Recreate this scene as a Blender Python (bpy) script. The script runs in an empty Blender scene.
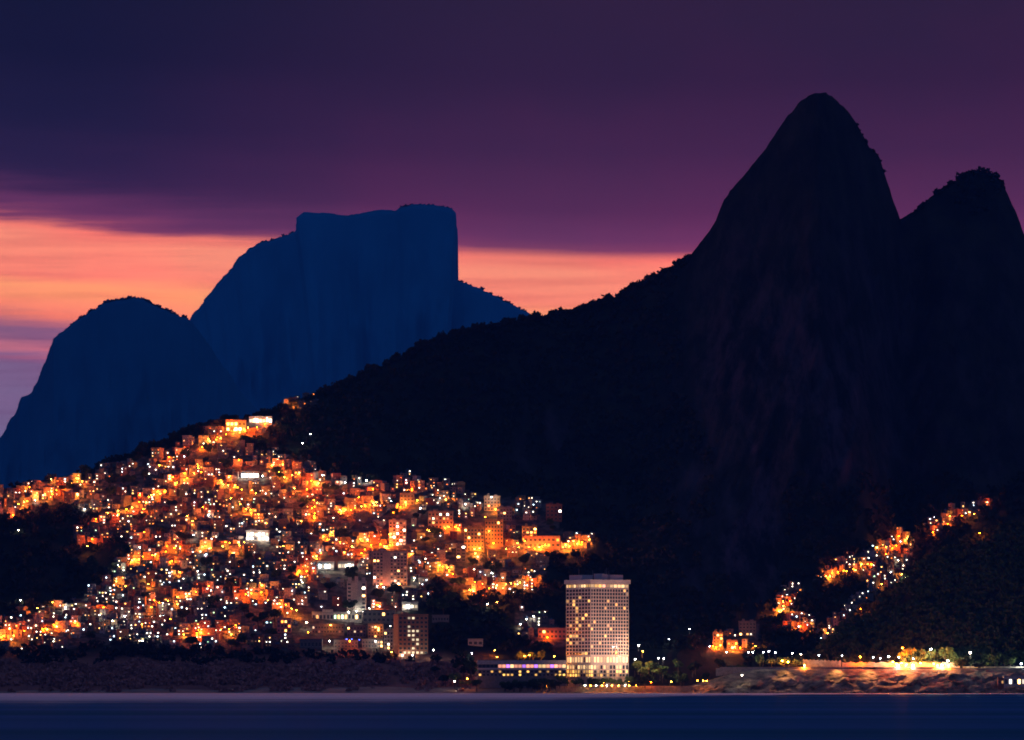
import bpy, math, random
import numpy as np

random.seed(11)
rng = np.random.default_rng(11)
C = bpy.context.scene.collection
SC = bpy.context.scene

# ------------------------------------------------------------------ frame of reference
F, HX, HY, CAM = 5000.0, 512.0, 676.0, 15.0      # focal length in pixels, horizon, eye height in metres


def P(px, py, Y):
    """A point of the place at distance Y whose bearing and height are those read off the photograph."""
    return ((px - HX) / F * Y, Y, CAM + (HY - py) / F * Y)


def pix(v):
    return HX + v[0] / v[1] * F, HY - (v[2] - CAM) / v[1] * F


# ------------------------------------------------------------------ noise
_T = np.random.default_rng(5).random((256, 256))


def vnoise(x, y):
    x = np.asarray(x, float); y = np.asarray(y, float)
    xi = np.floor(x).astype(int); yi = np.floor(y).astype(int)
    fx = x - xi; fy = y - yi
    fx = fx * fx * (3 - 2 * fx); fy = fy * fy * (3 - 2 * fy)
    a = _T[xi & 255, yi & 255]; b = _T[(xi + 1) & 255, yi & 255]
    c = _T[xi & 255, (yi + 1) & 255]; d = _T[(xi + 1) & 255, (yi + 1) & 255]
    return (a * (1 - fx) + b * fx) * (1 - fy) + (c * (1 - fx) + d * fx) * fy


def fbm(x, y, o=4):
    s, amp, t = 0.0, 1.0, 0.0
    for k in range(o):
        s = s + amp * (vnoise(x * 2 ** k + 17.3 * k, y * 2 ** k + 9.1 * k) - .5)
        t += amp; amp *= .5
    return s / t


# ------------------------------------------------------------------ materials
def nodes_of(name):
    m = bpy.data.materials.new(name); m.use_nodes = True
    nt = m.node_tree
    return m, nt, nt.nodes['Principled BSDF'], nt.nodes, nt.links


def stained(name, col, rough=.85, var=.35, scale=.6, bump=.0, second=None):
    """A surface whose colour wanders between two tones with dirt and weather."""
    m, nt, b, N, L = nodes_of(name)
    tc = N.new('ShaderNodeTexCoord'); ns = N.new('ShaderNodeTexNoise'); ns.inputs['Scale'].default_value = scale
    ns.inputs['Detail'].default_value = 5
    L.new(tc.outputs['Object'], ns.inputs['Vector'])
    r = N.new('ShaderNodeValToRGB')
    c2 = second or tuple(c * (1 - var) for c in col)
    r.color_ramp.elements[0].color = (*c2, 1); r.color_ramp.elements[0].position = .32
    r.color_ramp.elements[1].color = (*col, 1); r.color_ramp.elements[1].position = .66
    L.new(ns.outputs['Fac'], r.inputs['Fac']); L.new(r.outputs['Color'], b.inputs['Base Color'])
    b.inputs['Roughness'].default_value = rough
    b.inputs['Specular IOR Level'].default_value = .2
    if bump:
        bp = N.new('ShaderNodeBump'); bp.inputs['Strength'].default_value = .6; bp.inputs['Distance'].default_value = bump
        L.new(ns.outputs['Fac'], bp.inputs['Height']); L.new(bp.outputs['Normal'], b.inputs['Normal'])
    return m


def glow(name, col, strength, var=0.0):
    """Something that gives off light: a lamp globe or a lit window; brightness differs from one object to the next."""
    m, nt, b, N, L = nodes_of(name)
    b.inputs['Base Color'].default_value = (.3, .3, .3, 1)
    b.inputs['Emission Color'].default_value = (*col, 1)
    b.inputs['Emission Strength'].default_value = strength
    if var:
        oi = N.new('ShaderNodeObjectInfo'); mr = N.new('ShaderNodeMapRange')
        mr.inputs['To Min'].default_value = strength * (1 - var); mr.inputs['To Max'].default_value = strength * (1 + var)
        L.new(oi.outputs['Random'], mr.inputs['Value']); L.new(mr.outputs['Result'], b.inputs['Emission Strength'])
    return m


M = {
    'cream': stained('cream_render', (.32, .26, .20)), 'white': stained('white_render', (.44, .42, .39)),
    'grey': stained('bare_concrete', (.19, .18, .175)), 'brick': stained('bare_brick', (.22, .10, .06), var=.45, scale=1.6),
    'ochre': stained('ochre_render', (.36, .22, .10)), 'rose': stained('faded_rose_render', (.40, .31, .29)), 'pink': stained('pink_render', (.34, .20, .18)),
    'blue': stained('pale_blue_render', (.17, .22, .28)), 'green': stained('pale_green_render', (.17, .23, .17)),
    'slab': stained('roof_slab', (.15, .14, .13)), 'tile': stained('clay_tile_roof', (.2, .09, .06)),
    'tank': stained('blue_water_tank', (.05, .13, .30), rough=.5), 'frame': stained('window_frame', (.35, .33, .30)),
    'door': stained('painted_door', (.12, .09, .07)), 'metal': stained('galvanised_metal', (.28, .28, .29), rough=.5),
    'pole': stained('dark_painted_steel', (.035, .035, .035), rough=.6), 'hotel': stained('hotel_concrete', (.56, .50, .47), var=.2, scale=.15), 'tower_brick': stained('orange_brick', (.42, .20, .10), var=.3, scale=.8),
    'bark': stained('bark', (.10, .075, .05)), 'leaf': stained('tree_leaf', (.05, .085, .022), var=.55, scale=.35),
    'leaf_dark': stained('dark_tree_leaf', (.032, .052, .018), var=.55, scale=.3),
    'leaf_lamplit': stained('lamplit_tree_leaf', (.11, .15, .035), var=.5, scale=.35), 'forest': stained('forest_leaf', (.02, .026, .012), var=.6, scale=.02),
    'sand': stained('beach_sand', (.30, .23, .16), var=.35, scale=.05),
    'asphalt': stained('asphalt', (.05, .05, .05)), 'paint': stained('road_paint', (.75, .75, .7)),
    'wallstone': stained('retaining_stone', (.38, .30, .20), var=.5, scale=.35), 'kerb': stained('kerb_concrete', (.32, .30, .27)),
    'soil': stained('bluff_soil', (.16, .12, .09), var=.5, scale=.05),
}
for w, c in (('glass', (.02, .022, .028)),):
    m, nt, b, N, L = nodes_of('dark_glass'); b.inputs['Base Color'].default_value = (*c, 1); b.inputs['Roughness'].default_value = .15
    M['glass'] = m
M['w_white'] = glow('lit_window_white', (1, .88, .68), 9, .94)
M['w_warm'] = glow('lit_window_warm', (1, .50, .13), 7, .9)
M['w_orange'] = glow('lit_window_orange', (1, .22, .02), 5, .85)
M['w_cool'] = glow('lit_window_cool', (.60, .85, 1), 11, .9)
M['w_green'] = glow('lit_window_green', (.55, 1, .55), 4, .7)
M['w_dim'] = glow('lit_window_dim', (1, .42, .14), .45, .7)
M['w_soft2'] = glow('lit_window_soft', (1, .78, .48), 1.1, .6)
M['w_yellow'] = glow('lit_hotel_window', (1, .52, .10), 1.5, .7)
M['w_soft'] = glow('lit_lobby_window', (1, .62, .26), 1.15, .8)
M['w_violet'] = glow('lit_violet_window', (.55, .2, 1), 1.6, .3)
M['w_rose'] = glow('lit_rose_window', (1, .38, .22), 1.5, .5)
LAMPCOL = {'orange': (1, .12, .003), 'amber': (1, .25, .02), 'white': (1, .90, .72), 'cool': (.72, .86, 1), 'blue': (.05, .12, 1), 'red': (1, .06, .03)}
for k, c in LAMPCOL.items():
    M['lamp_' + k] = glow('lamp_glass_' + k, c, {'orange': 170, 'amber': 150, 'white': 80, 'cool': 55, 'blue': 18, 'red': 15}[k], .4)


# ------------------------------------------------------------------ mesh helpers
class MB:
    def __init__(s):
        s.v, s.f, s.mi, s.mats = [], [], [], []

    def slot(s, m):
        if m not in s.mats: s.mats.append(m)
        return s.mats.index(m)

    def quad(s, pts, m):
        n = len(s.v); s.v += [tuple(p) for p in pts]; s.f.append(tuple(range(n, n + len(pts)))); s.mi.append(s.slot(m))

    def box(s, x0, x1, y0, y1, z0, z1, m, rz=0, o=(0, 0, 0), taper=0.0):
        c, sn = math.cos(rz), math.sin(rz); n = len(s.v)
        for z, t in ((z0, 0), (z1, taper)):
            for x, y in ((x0 + t, y0 + t), (x1 - t, y0 + t), (x1 - t, y1 - t), (x0 + t, y1 - t)):
                s.v.append((o[0] + x * c - y * sn, o[1] + x * sn + y * c, o[2] + z))
        k = s.slot(m)
        for f in ((0, 3, 2, 1), (4, 5, 6, 7), (0, 1, 5, 4), (1, 2, 6, 5), (2, 3, 7, 6), (3, 0, 4, 7)):
            s.f.append(tuple(n + i for i in f)); s.mi.append(k)

    def tube(s, pts, rad, m, seg=8, cap=True):
        n0 = len(s.v); k = s.slot(m); P3 = [np.array(p, float) for p in pts]
        for i, p in enumerate(P3):
            d = P3[min(i + 1, len(P3) - 1)] - P3[max(i - 1, 0)]; d /= np.linalg.norm(d) + 1e-9
            a = np.cross(d, (0, 0, 1) if abs(d[2]) < .9 else (1, 0, 0)); a /= np.linalg.norm(a); b = np.cross(d, a)
            for j in range(seg):
                t = 2 * math.pi * j / seg
                s.v.append(tuple(p + rad[i] * (a * math.cos(t) + b * math.sin(t))))
        for i in range(len(P3) - 1):
            for j in range(seg):
                j2 = (j + 1) % seg
                s.f.append((n0 + i * seg + j, n0 + i * seg + j2, n0 + (i + 1) * seg + j2, n0 + (i + 1) * seg + j)); s.mi.append(k)
        if cap:
            e = n0 + (len(P3) - 1) * seg
            s.f.append(tuple(range(e, e + seg))); s.mi.append(k)
            s.f.append(tuple(reversed(range(n0, n0 + seg)))); s.mi.append(k)

    def ball(s, c, r, m, seg=10, rings=6, sz=1.0):
        n = len(s.v); k = s.slot(m)
        for i in range(rings + 1):
            t = math.pi * i / rings
            for j in range(seg):
                a = 2 * math.pi * j / seg
                s.v.append((c[0] + r * math.sin(t) * math.cos(a), c[1] + r * math.sin(t) * math.sin(a), c[2] + r * sz * math.cos(t)))
        for i in range(rings):
            for j in range(seg):
                j2 = (j + 1) % seg
                s.f.append((n + i * seg + j, n + (i + 1) * seg + j, n + (i + 1) * seg + j2, n + i * seg + j2)); s.mi.append(k)

    def mesh(s, name):
        me = bpy.data.meshes.new(name); me.from_pydata(s.v, [], s.f)
        for m in s.mats: me.materials.append(m)
        me.polygons.foreach_set('material_index', s.mi); me.update()
        return me

    def build(s, name, parent=None, loc=None):
        return link(name, s.mesh(name), parent, loc)


def link(name, me, parent=None, loc=None):
    o = bpy.data.objects.new(name, me); C.objects.link(o)
    if parent is not None: o.parent = parent
    if loc is not None: o.location = loc
    return o


def tag(o, label=None, cat=None, group=None, kind=None):
    if label: o['label'] = label
    if cat: o['category'] = cat
    if group: o['group'] = group
    if kind: o['kind'] = kind
    return o


def empty(name, loc, rz=0):
    o = bpy.data.objects.new(name, None); C.objects.link(o); o.location = loc; o.rotation_euler = (0, 0, rz); o.empty_display_size = 1
    return o


def grid_mesh(name, V, mat, attrs=None, smooth=True):
    """V: rows x cols x 3 array."""
    r, c, _ = V.shape
    me = bpy.data.meshes.new(name)
    idx = np.arange(r * c).reshape(r, c)
    q = np.stack([idx[:-1, :-1], idx[:-1, 1:], idx[1:, 1:], idx[1:, :-1]], -1).reshape(-1, 4)
    me.vertices.add(r * c); me.vertices.foreach_set('co', V.reshape(-1).astype(np.float32))
    me.loops.add(q.size); me.loops.foreach_set('vertex_index', q.reshape(-1).astype(np.int32))
    me.polygons.add(len(q)); me.polygons.foreach_set('loop_start', np.arange(0, q.size, 4, dtype=np.int32))
    me.polygons.foreach_set('use_smooth', np.full(len(q), smooth))
    for k, a in (attrs or {}).items():
        at = me.attributes.new(k, 'FLOAT', 'POINT'); at.data.foreach_set('value', a.reshape(-1).astype(np.float32))
    me.materials.append(mat); me.update(calc_edges=True); me.validate()
    return me


def cards_mesh(name, centres, size, mat):
    """Many leaf clumps: each a small bent card of its own heading, as one mesh."""
    n = len(centres)
    a = rng.normal(size=(n, 3)); a /= np.linalg.norm(a, axis=1)[:, None]
    b = np.cross(a, rng.normal(size=(n, 3))); b /= np.linalg.norm(b, axis=1)[:, None]
    s = np.asarray(size).reshape(-1, 1) * np.ones((n, 1))
    j = lambda: s * (.6 + .8 * rng.random((n, 1)))
    V = np.stack([centres - a * j() - b * j() * .6, centres + a * j() - b * j() * .6, centres + a * j() + b * j() * .6, centres - a * j() + b * j() * .6], 1)
    me = bpy.data.meshes.new(name)
    me.vertices.add(n * 4); me.vertices.foreach_set('co', V.reshape(-1).astype(np.float32))
    me.loops.add(n * 4); me.loops.foreach_set('vertex_index', np.arange(n * 4, dtype=np.int32))
    me.polygons.add(n); me.polygons.foreach_set('loop_start', np.arange(0, n * 4, 4, dtype=np.int32))
    me.materials.append(mat); me.update(calc_edges=True)
    return me


# ------------------------------------------------------------------ the near massif with the town on its flank
RIDGE = [(-520, 640), (-300, 570), (-120, 520), (0, 489), (21, 486), (47, 479), (76, 475), (98, 469), (110, 461), (123, 457), (137, 451), (157, 446), (168, 442),
         (182, 434), (196, 427), (219, 422), (247, 418), (272, 412), (278, 407), (292, 404), (305, 399), (317, 394), (329, 388), (346, 382),
         (364, 371), (404, 353), (439, 337), (482, 326), (514, 319), (534, 317), (549, 315), (558, 313), (582, 307), (604, 299), (618, 295), (631, 287),
         (653, 275), (670, 269), (686, 261), (689, 258), (697, 247), (708, 233), (716, 220), (724, 199), (741, 178), (766, 149), (786, 118), (799, 103),
         (808, 96), (815, 93), (824, 93), (832, 96), (844, 107), (857, 123), (869, 147), (879, 155), (886, 178), (893, 200), (900, 219), (907, 216), (915, 211), (931, 196), (952, 182),
         (969, 173), (985, 171), (999, 178), (1008, 194), (1018, 217), (1024, 234), (1045, 290), (1090, 360), (1160, 430), (1300, 530), (1500, 630), (1700, 680)]
_rx = np.array([r[0] for r in RIDGE], float); _ry = np.array([r[1] for r in RIDGE], float)
_ry = _ry + np.interp(_rx, [300, 330, 670, 690], [0, 3.2, 3.2, 0])     # the line was read off the tree tops


def ridge_py(px): return np.interp(px, _rx, _ry)


def ridge_Y(px): return np.interp(px, [-520, 0, 320, 560, 700, 820, 900, 985, 1100, 1700], [4600, 4750, 4980, 5150, 5150, 5120, 5330, 5400, 5350, 5000])


def mainY(px, py):
    px = np.asarray(px, float); py = np.asarray(py, float)
    hr = 694 - ridge_py(px)
    s = np.clip((694 - py) / hr, 0, 1)
    ex = np.interp(hr, [100, 250, 430, 600], [.95, .88, .66, .5])
    rel = 60 * fbm(px / 70, py / 140 + 3, 3) + (30 * fbm((px + .45 * py) / 13, py / 110, 3) + 22 * np.abs(fbm((px + .2 * py) / 24, py / 150 + 5, 3))) * np.clip((px - 560) / 120, 0, 1)
    gully = 90 * np.exp(-((px - 905) / 28) ** 2) * np.clip((py - 170) / 120, 0, 1)
    return 4203 + (ridge_Y(px) - 4200) * s ** ex + (rel + gully) * 4 * s * (1 - s)


def inside(px, py, poly):
    px = np.asarray(px, float); py = np.asarray(py, float); r = np.zeros(np.broadcast(px, py).shape, bool)
    n = len(poly)
    for i in range(n):
        x0, y0 = poly[i]; x1, y1 = poly[(i + 1) % n]
        if y0 == y1: continue
        c = ((y0 > py) != (y1 > py)) & (px < (x1 - x0) * (py - y0) / (y1 - y0) + x0)
        r ^= c
    return r


TOWN = [(-40, 497), (0, 491), (30, 485), (75, 478), (100, 472), (120, 463), (160, 452), (200, 437), (225, 424), (272, 416), (275, 428), (235, 447), (262, 455), (300, 455), (322, 473), (360, 482),
        (398, 484), (402, 474), (414, 473), (422, 485), (446, 480), (462, 492), (492, 496), (552, 502), (560, 530), (598, 538), (590, 550), (545, 556), (542, 592),
        (470, 596), (430, 575), (432, 600), (402, 614), (396, 652), (310, 652), (250, 650), (180, 650), (120, 642), (60, 650), (-40, 652), (-40, 628), (0, 622), (70, 604),
        (110, 582), (118, 562), (134, 548), (120, 540), (80, 548), (76, 532), (100, 518), (60, 502), (20, 516), (-40, 530)]
UPTOWN = [(286, 400), (305, 398), (318, 396), (316, 404), (300, 410), (284, 410)]
SPUR = [(812, 580), (838, 562), (852, 558), (880, 543), (905, 531), (914, 545), (911, 562), (900, 578), (880, 584), (868, 583), (862, 574), (840, 578), (822, 582)]
STRAND = [(898, 574), (868, 586), (846, 604), (832, 620), (820, 640), (831, 641), (843, 624), (859, 607), (882, 591), (905, 583)]
SPURFOOT = [(774, 612), (782, 592), (800, 586), (806, 594), (793, 606), (786, 618)]
SPURNOOK = [(785, 618), (810, 615), (817, 630), (800, 638), (784, 632)]
SPURTOP = [(925, 524), (950, 510), (988, 500), (990, 508), (960, 520), (935, 537)]
HAMLET = [(706, 640), (735, 630), (758, 622), (762, 648), (730, 656), (708, 652)]
LOWTOWN = [(516, 612), (545, 612), (566, 634), (566, 646), (535, 646), (515, 636)]
DARK = [(110, 482, 10, 6), (136, 458, 12, 6), (140, 480, 11, 8), (108, 494, 10, 5), (205, 457, 16, 6), (258, 442, 22, 8), (300, 459, 14, 6), (258, 617, 24, 11), (292, 577, 12, 6),
        (274, 575, 8, 6), (350, 578, 11, 8), (349, 607, 12, 5), (377, 595, 9, 7), (419, 517, 11, 8), (430, 542, 11, 8), (450, 585, 20, 9), (549, 525, 9, 8), (389, 592, 15, 8),
        (446, 606, 18, 14), (185, 645, 12, 6), (229, 646, 20, 6), (264, 636, 14, 5), (140, 520, 10, 7), (186, 540, 9, 5), (230, 590, 8, 5), (90, 640, 18, 6), (30, 644, 12, 5), (500, 570, 14, 5), (85, 475, 9, 5), (125, 483, 10, 5), (185, 458, 10, 4), (172, 505, 9, 5), (280, 431, 12, 9), (276, 476, 8, 4), (66, 488, 7, 4), (222, 466, 12, 4),
        (330, 490, 10, 5), (390, 515, 10, 6), (160, 530, 10, 4), (205, 565, 8, 4), (245, 562, 8, 4), (140, 598, 10, 4), (180, 620, 10, 4), (330, 590, 12, 6), (215, 608, 9, 4), (300, 505, 8, 4), (345, 535, 8, 4), (480, 568, 12, 6), (520, 562, 10, 5)]


def town_mask(px, py):
    t = inside(px, py, TOWN)
    for p in (UPTOWN, SPUR, STRAND, SPURFOOT, SPURNOOK, SPURTOP, HAMLET, LOWTOWN): t = t | inside(px, py, p)
    return t


def dark_spot(px, py, k=1.0):
    return any(((px - a) / (c * k)) ** 2 + ((py - b) / (d * k)) ** 2 < 1 for a, b, c, d in DARK)


def terrain_material():
    m, nt, b, N, L = nodes_of('mountain_ground')
    tc = N.new('ShaderNodeTexCoord'); mp = N.new('ShaderNodeMapping'); mp.inputs['Scale'].default_value = (.05, .016, .013); mp.inputs['Rotation'].default_value = (0, -.38, 0)
    L.new(tc.outputs['Object'], mp.inputs['Vector'])
    st = N.new('ShaderNodeTexNoise'); st.inputs['Scale'].default_value = 1; st.inputs['Detail'].default_value = 10; st.inputs['Roughness'].default_value = .72
    L.new(mp.outputs['Vector'], st.inputs['Vector'])
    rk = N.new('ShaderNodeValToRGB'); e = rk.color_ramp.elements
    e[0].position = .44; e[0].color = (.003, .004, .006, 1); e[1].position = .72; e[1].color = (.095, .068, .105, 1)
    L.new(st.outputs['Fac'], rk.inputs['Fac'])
    ns = N.new('ShaderNodeTexNoise'); ns.inputs['Scale'].default_value = .03; ns.inputs['Detail'].default_value = 6
    L.new(tc.outputs['Object'], ns.inputs['Vector'])
    gr = N.new('ShaderNodeValToRGB'); e = gr.color_ramp.elements
    e[0].position = .35; e[0].color = (.008, .010, .006, 1); e[1].position = .7; e[1].color = (.026, .030, .016, 1)
    L.new(ns.outputs['Fac'], gr.inputs['Fac'])
    ar = N.new('ShaderNodeAttribute'); ar.attribute_name = 'rock'
    mx = N.new('ShaderNodeMix'); mx.data_type = 'RGBA'
    L.new(ar.outputs['Fac'], mx.inputs['Factor']); L.new(gr.outputs['Color'], mx.inputs['A']); L.new(rk.outputs['Color'], mx.inputs['B'])
    tw = N.new('ShaderNodeAttribute'); tw.attribute_name = 'town'
    ct = N.new('ShaderNodeValToRGB'); e = ct.color_ramp.elements
    e[0].position = .4; e[0].color = (.05, .042, .034, 1); e[1].position = .65; e[1].color = (.14, .12, .10, 1)
    n2 = N.new('ShaderNodeTexNoise'); n2.inputs['Scale'].default_value = .12; L.new(tc.outputs['Object'], n2.inputs['Vector']); L.new(n2.outputs['Fac'], ct.inputs['Fac'])
    m2 = N.new('ShaderNodeMix'); m2.data_type = 'RGBA'
    L.new(tw.outputs['Fac'], m2.inputs['Factor']); L.new(mx.outputs['Result'], m2.inputs['A']); L.new(ct.outputs['Color'], m2.inputs['B'])
    bl = N.new('ShaderNodeAttribute'); bl.attribute_name = 'bluff'
    sc = N.new('ShaderNodeValToRGB'); e = sc.color_ramp.elements
    e[0].position = .2; e[0].color = (.17, .075, .052, 1); e[1].position = .85; e[1].color = (.42, .19, .13, 1)
    n3 = N.new('ShaderNodeTexNoise'); n3.inputs['Scale'].default_value = .045; n3.inputs['Detail'].default_value = 7; L.new(tc.outputs['Object'], n3.inputs['Vector']); L.new(n3.outputs['Fac'], sc.inputs['Fac'])
    m3 = N.new('ShaderNodeMix'); m3.data_type = 'RGBA'
    L.new(bl.outputs['Fac'], m3.inputs['Factor']); L.new(m2.outputs['Result'], m3.inputs['A']); L.new(sc.outputs['Color'], m3.inputs['B'])
    L.new(m3.outputs['Result'], b.inputs['Base Color'])
    b.inputs['Roughness'].default_value = .95; b.inputs['Specular IOR Level'].default_value = .08
    bp = N.new('ShaderNodeBump'); bp.inputs['Strength'].default_value = .7; bp.inputs['Distance'].default_value = 9
    L.new(st.outputs['Fac'], bp.inputs['Height']); L.new(bp.outputs['Normal'], b.inputs['Normal'])
    return m


M['terrain'] = terrain_material()


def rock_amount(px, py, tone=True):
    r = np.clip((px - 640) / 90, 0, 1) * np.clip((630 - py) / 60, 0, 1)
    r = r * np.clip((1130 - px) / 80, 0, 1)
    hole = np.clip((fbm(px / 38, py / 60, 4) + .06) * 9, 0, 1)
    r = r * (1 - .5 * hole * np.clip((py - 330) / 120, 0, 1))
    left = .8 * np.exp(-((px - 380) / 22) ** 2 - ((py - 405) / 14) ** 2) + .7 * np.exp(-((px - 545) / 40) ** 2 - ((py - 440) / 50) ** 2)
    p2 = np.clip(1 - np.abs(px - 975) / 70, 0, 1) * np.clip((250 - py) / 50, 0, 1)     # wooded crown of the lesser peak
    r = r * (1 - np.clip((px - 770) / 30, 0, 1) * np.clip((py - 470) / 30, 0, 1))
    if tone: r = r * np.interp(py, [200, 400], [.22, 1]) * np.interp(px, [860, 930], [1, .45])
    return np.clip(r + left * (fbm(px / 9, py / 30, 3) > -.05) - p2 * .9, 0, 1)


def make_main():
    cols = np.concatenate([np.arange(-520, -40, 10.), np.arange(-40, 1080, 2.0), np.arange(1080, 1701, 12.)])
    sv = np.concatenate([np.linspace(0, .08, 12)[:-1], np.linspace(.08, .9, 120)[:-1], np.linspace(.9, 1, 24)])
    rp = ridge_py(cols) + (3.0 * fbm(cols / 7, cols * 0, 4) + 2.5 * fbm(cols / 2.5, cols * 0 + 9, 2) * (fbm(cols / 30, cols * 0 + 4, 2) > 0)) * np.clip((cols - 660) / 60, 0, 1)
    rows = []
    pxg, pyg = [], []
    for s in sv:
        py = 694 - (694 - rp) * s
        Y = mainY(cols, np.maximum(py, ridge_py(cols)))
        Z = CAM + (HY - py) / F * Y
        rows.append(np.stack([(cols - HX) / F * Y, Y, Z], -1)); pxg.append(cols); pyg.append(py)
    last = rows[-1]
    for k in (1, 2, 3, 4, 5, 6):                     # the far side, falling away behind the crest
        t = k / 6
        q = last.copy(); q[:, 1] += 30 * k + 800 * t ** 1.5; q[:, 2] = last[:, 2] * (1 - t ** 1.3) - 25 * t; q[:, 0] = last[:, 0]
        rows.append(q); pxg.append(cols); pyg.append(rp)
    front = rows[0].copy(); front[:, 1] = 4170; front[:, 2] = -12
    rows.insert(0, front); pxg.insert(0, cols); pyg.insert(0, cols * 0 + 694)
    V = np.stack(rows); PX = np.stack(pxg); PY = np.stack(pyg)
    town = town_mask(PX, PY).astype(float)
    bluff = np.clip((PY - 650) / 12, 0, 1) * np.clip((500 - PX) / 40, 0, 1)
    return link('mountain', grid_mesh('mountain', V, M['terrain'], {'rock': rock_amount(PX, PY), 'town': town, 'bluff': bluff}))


tag(make_main(), 'dark twin-peaked granite mountain rising behind the hillside town', kind='structure')

# ------------------------------------------------------------------ the wooded hill in front, on the right
_hx = [-1, 770, 790, 815, 835, 866, 900, 918, 950, 985, 1024, 1100, 1220, 1400, 1650]
_hy = [668, 668, 664, 648, 631, 606, 584, 562, 545, 531, 520, 500, 510, 580, 668]


def hill_py(px): return np.interp(px, _hx, _hy)


def hillY(px, py):
    hr = 668.5 - hill_py(px)
    s = np.clip((668 - py) / hr, 0, 1)
    return 4258 + 290 * s ** .8 * np.clip(hr / 60, .15, 1) + 40 * fbm(np.asarray(px) / 30, np.asarray(py) / 30 + 7, 3) * s * (1 - s) * 3


def make_hill():
    cols = np.arange(765, 1650, 3.0); sv = np.linspace(0, 1, 50); rows = []
    hp = hill_py(cols) + 2 * fbm(cols / 12, cols * 0 + 4, 3)
    for s in sv:
        py = 668 - (668 - hp) * s; Y = hillY(cols, py); rows.append(np.stack([(cols - HX) / F * Y, Y, CAM + (HY - py) / F * Y], -1))
    last = rows[-1]
    for k in (1, 2, 3, 4):
        q = last.copy(); q[:, 1] += 45 * k; q[:, 2] = last[:, 2] - (last[:, 2] - 5) * (k / 4) ** 1.3; rows.append(q)
    f = rows[0].copy(); f[:, 2] = 2; rows.insert(0, f)
    V = np.stack(rows); z = np.zeros(V.shape[:2])
    return link('hill', grid_mesh('hill', V, M['terrain'], {'rock': z, 'town': z, 'bluff': z}))


tag(make_hill(), 'dark wooded hill above the coast road', kind='structure')


# ------------------------------------------------------------------ the far mountains
def far_haze_material(name, k):
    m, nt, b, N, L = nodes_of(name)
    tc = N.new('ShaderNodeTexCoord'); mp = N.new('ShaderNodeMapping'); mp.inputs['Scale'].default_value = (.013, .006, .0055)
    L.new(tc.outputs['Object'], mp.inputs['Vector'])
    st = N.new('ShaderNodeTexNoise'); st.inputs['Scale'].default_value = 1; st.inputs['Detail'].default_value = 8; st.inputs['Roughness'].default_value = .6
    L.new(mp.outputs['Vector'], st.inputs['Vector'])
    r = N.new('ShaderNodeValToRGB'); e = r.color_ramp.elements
    e[0].position = .3; e[0].color = (.009 * k, .20 * k, .37 * k, 1); e[1].position = .75; e[1].color = (.014 * k, .26 * k, .46 * k, 1)  # blue of the distant air put into the base colour
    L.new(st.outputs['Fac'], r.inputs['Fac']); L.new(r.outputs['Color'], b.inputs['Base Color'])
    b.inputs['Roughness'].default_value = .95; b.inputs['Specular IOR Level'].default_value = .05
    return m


M['far'] = far_haze_material('far_granite_haze_blue', 1.0); M['far_wooded'] = far_haze_material('far_wooded_haze_blue', .72)
TABLE = [(150, 480), (170, 380), (183, 330), (190, 318), (194, 314), (203, 302), (216, 285), (228, 272), (241, 255), (256, 244), (278, 238), (289, 234), (295.5, 231.5), (296, 227), (297, 219), (299, 215), (304, 212), (312, 213), (323, 213), (345, 215),
         (360, 214), (370, 211), (379, 210), (390, 210), (395, 210.5), (400, 207.5), (414, 204.5), (424, 204), (432, 205), (444, 207), (451, 208.5), (455, 212), (456.6, 218), (457.3, 228), (457.5, 237), (455.5, 248), (454, 256),
         (453, 264), (454, 272), (456, 280), (470, 285), (486, 291.5), (501, 299.5), (517, 307), (534, 316), (560, 330), (620, 370), (720, 440), (850, 560)]
HUMP = [(-330, 690), (-160, 610), (-60, 500), (0, 438), (8, 424), (17, 410), (21, 397), (26, 395), (30, 394), (39, 377), (44, 364), (47, 354), (53, 339), (59, 333), (75, 322), (94, 310), (103, 304), (112, 301), (120, 300.5),
        (136, 298), (143, 299.5), (150, 303), (158, 307), (166, 311), (178, 316), (188, 318.5), (196, 327), (212, 350), (240, 390), (285, 440), (350, 520), (430, 610)]


def far_mountain(line, Yb, Yt, ex, depth, label, seed, mat='far'):
    T = np.array(line, float)
    d = np.concatenate([[0], np.cumsum(np.hypot(*np.diff(T, axis=0).T))])
    u = np.linspace(0, d[-1], 520)
    tx = np.interp(u, d, T[:, 0]); ty = np.interp(u, d, T[:, 1])
    tx = tx + 3.4 * fbm(u / 6, u * 0 + seed, 4); ty = ty + 2.2 * fbm(u / 5, u * 0 + seed + 5, 4)
    lo, hi = T[0, 0], T[-1, 0]
    bx = .55 * tx + .45 * (lo + (hi - lo) * u / d[-1])
    if mat == 'far': lean = np.clip((tx - 330) / 115, 0, 1) ** 2 * (ty < 284); bx = bx * (1 - lean) + np.minimum(bx, tx - 18) * lean      # the cliff end leans out over its foot
    rows = []
    for s in np.linspace(0, 1, 90):
        k = s ** 2.2
        px = bx * (1 - k) + tx * k; py = 700 * (1 - s) + ty * s
        Y = Yb + (Yt - Yb) * s ** ex + 4 * s * (1 - s) * (260 * fbm(px / 45, py / 120 + seed, 4) + 70 * fbm(px / 9, py / 70 + seed, 3)) + depth * ((px - 320) / 200) ** 2
        rows.append(np.stack([(px - HX) / F * Y, Y, CAM + (HY - py) / F * Y], -1))
    last = rows[-1]
    for k in (1, 2, 3, 4, 5):
        q = last.copy(); q[:, 1] += 120 * k + 60 * k * k; q[:, 2] = last[:, 2] * (1 - (k / 5) ** 1.2) - 30 * k / 5; rows.append(q)
    return tag(link('mountain', grid_mesh('far_mountain', np.stack(rows), M[mat])), label, kind='structure')


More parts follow.
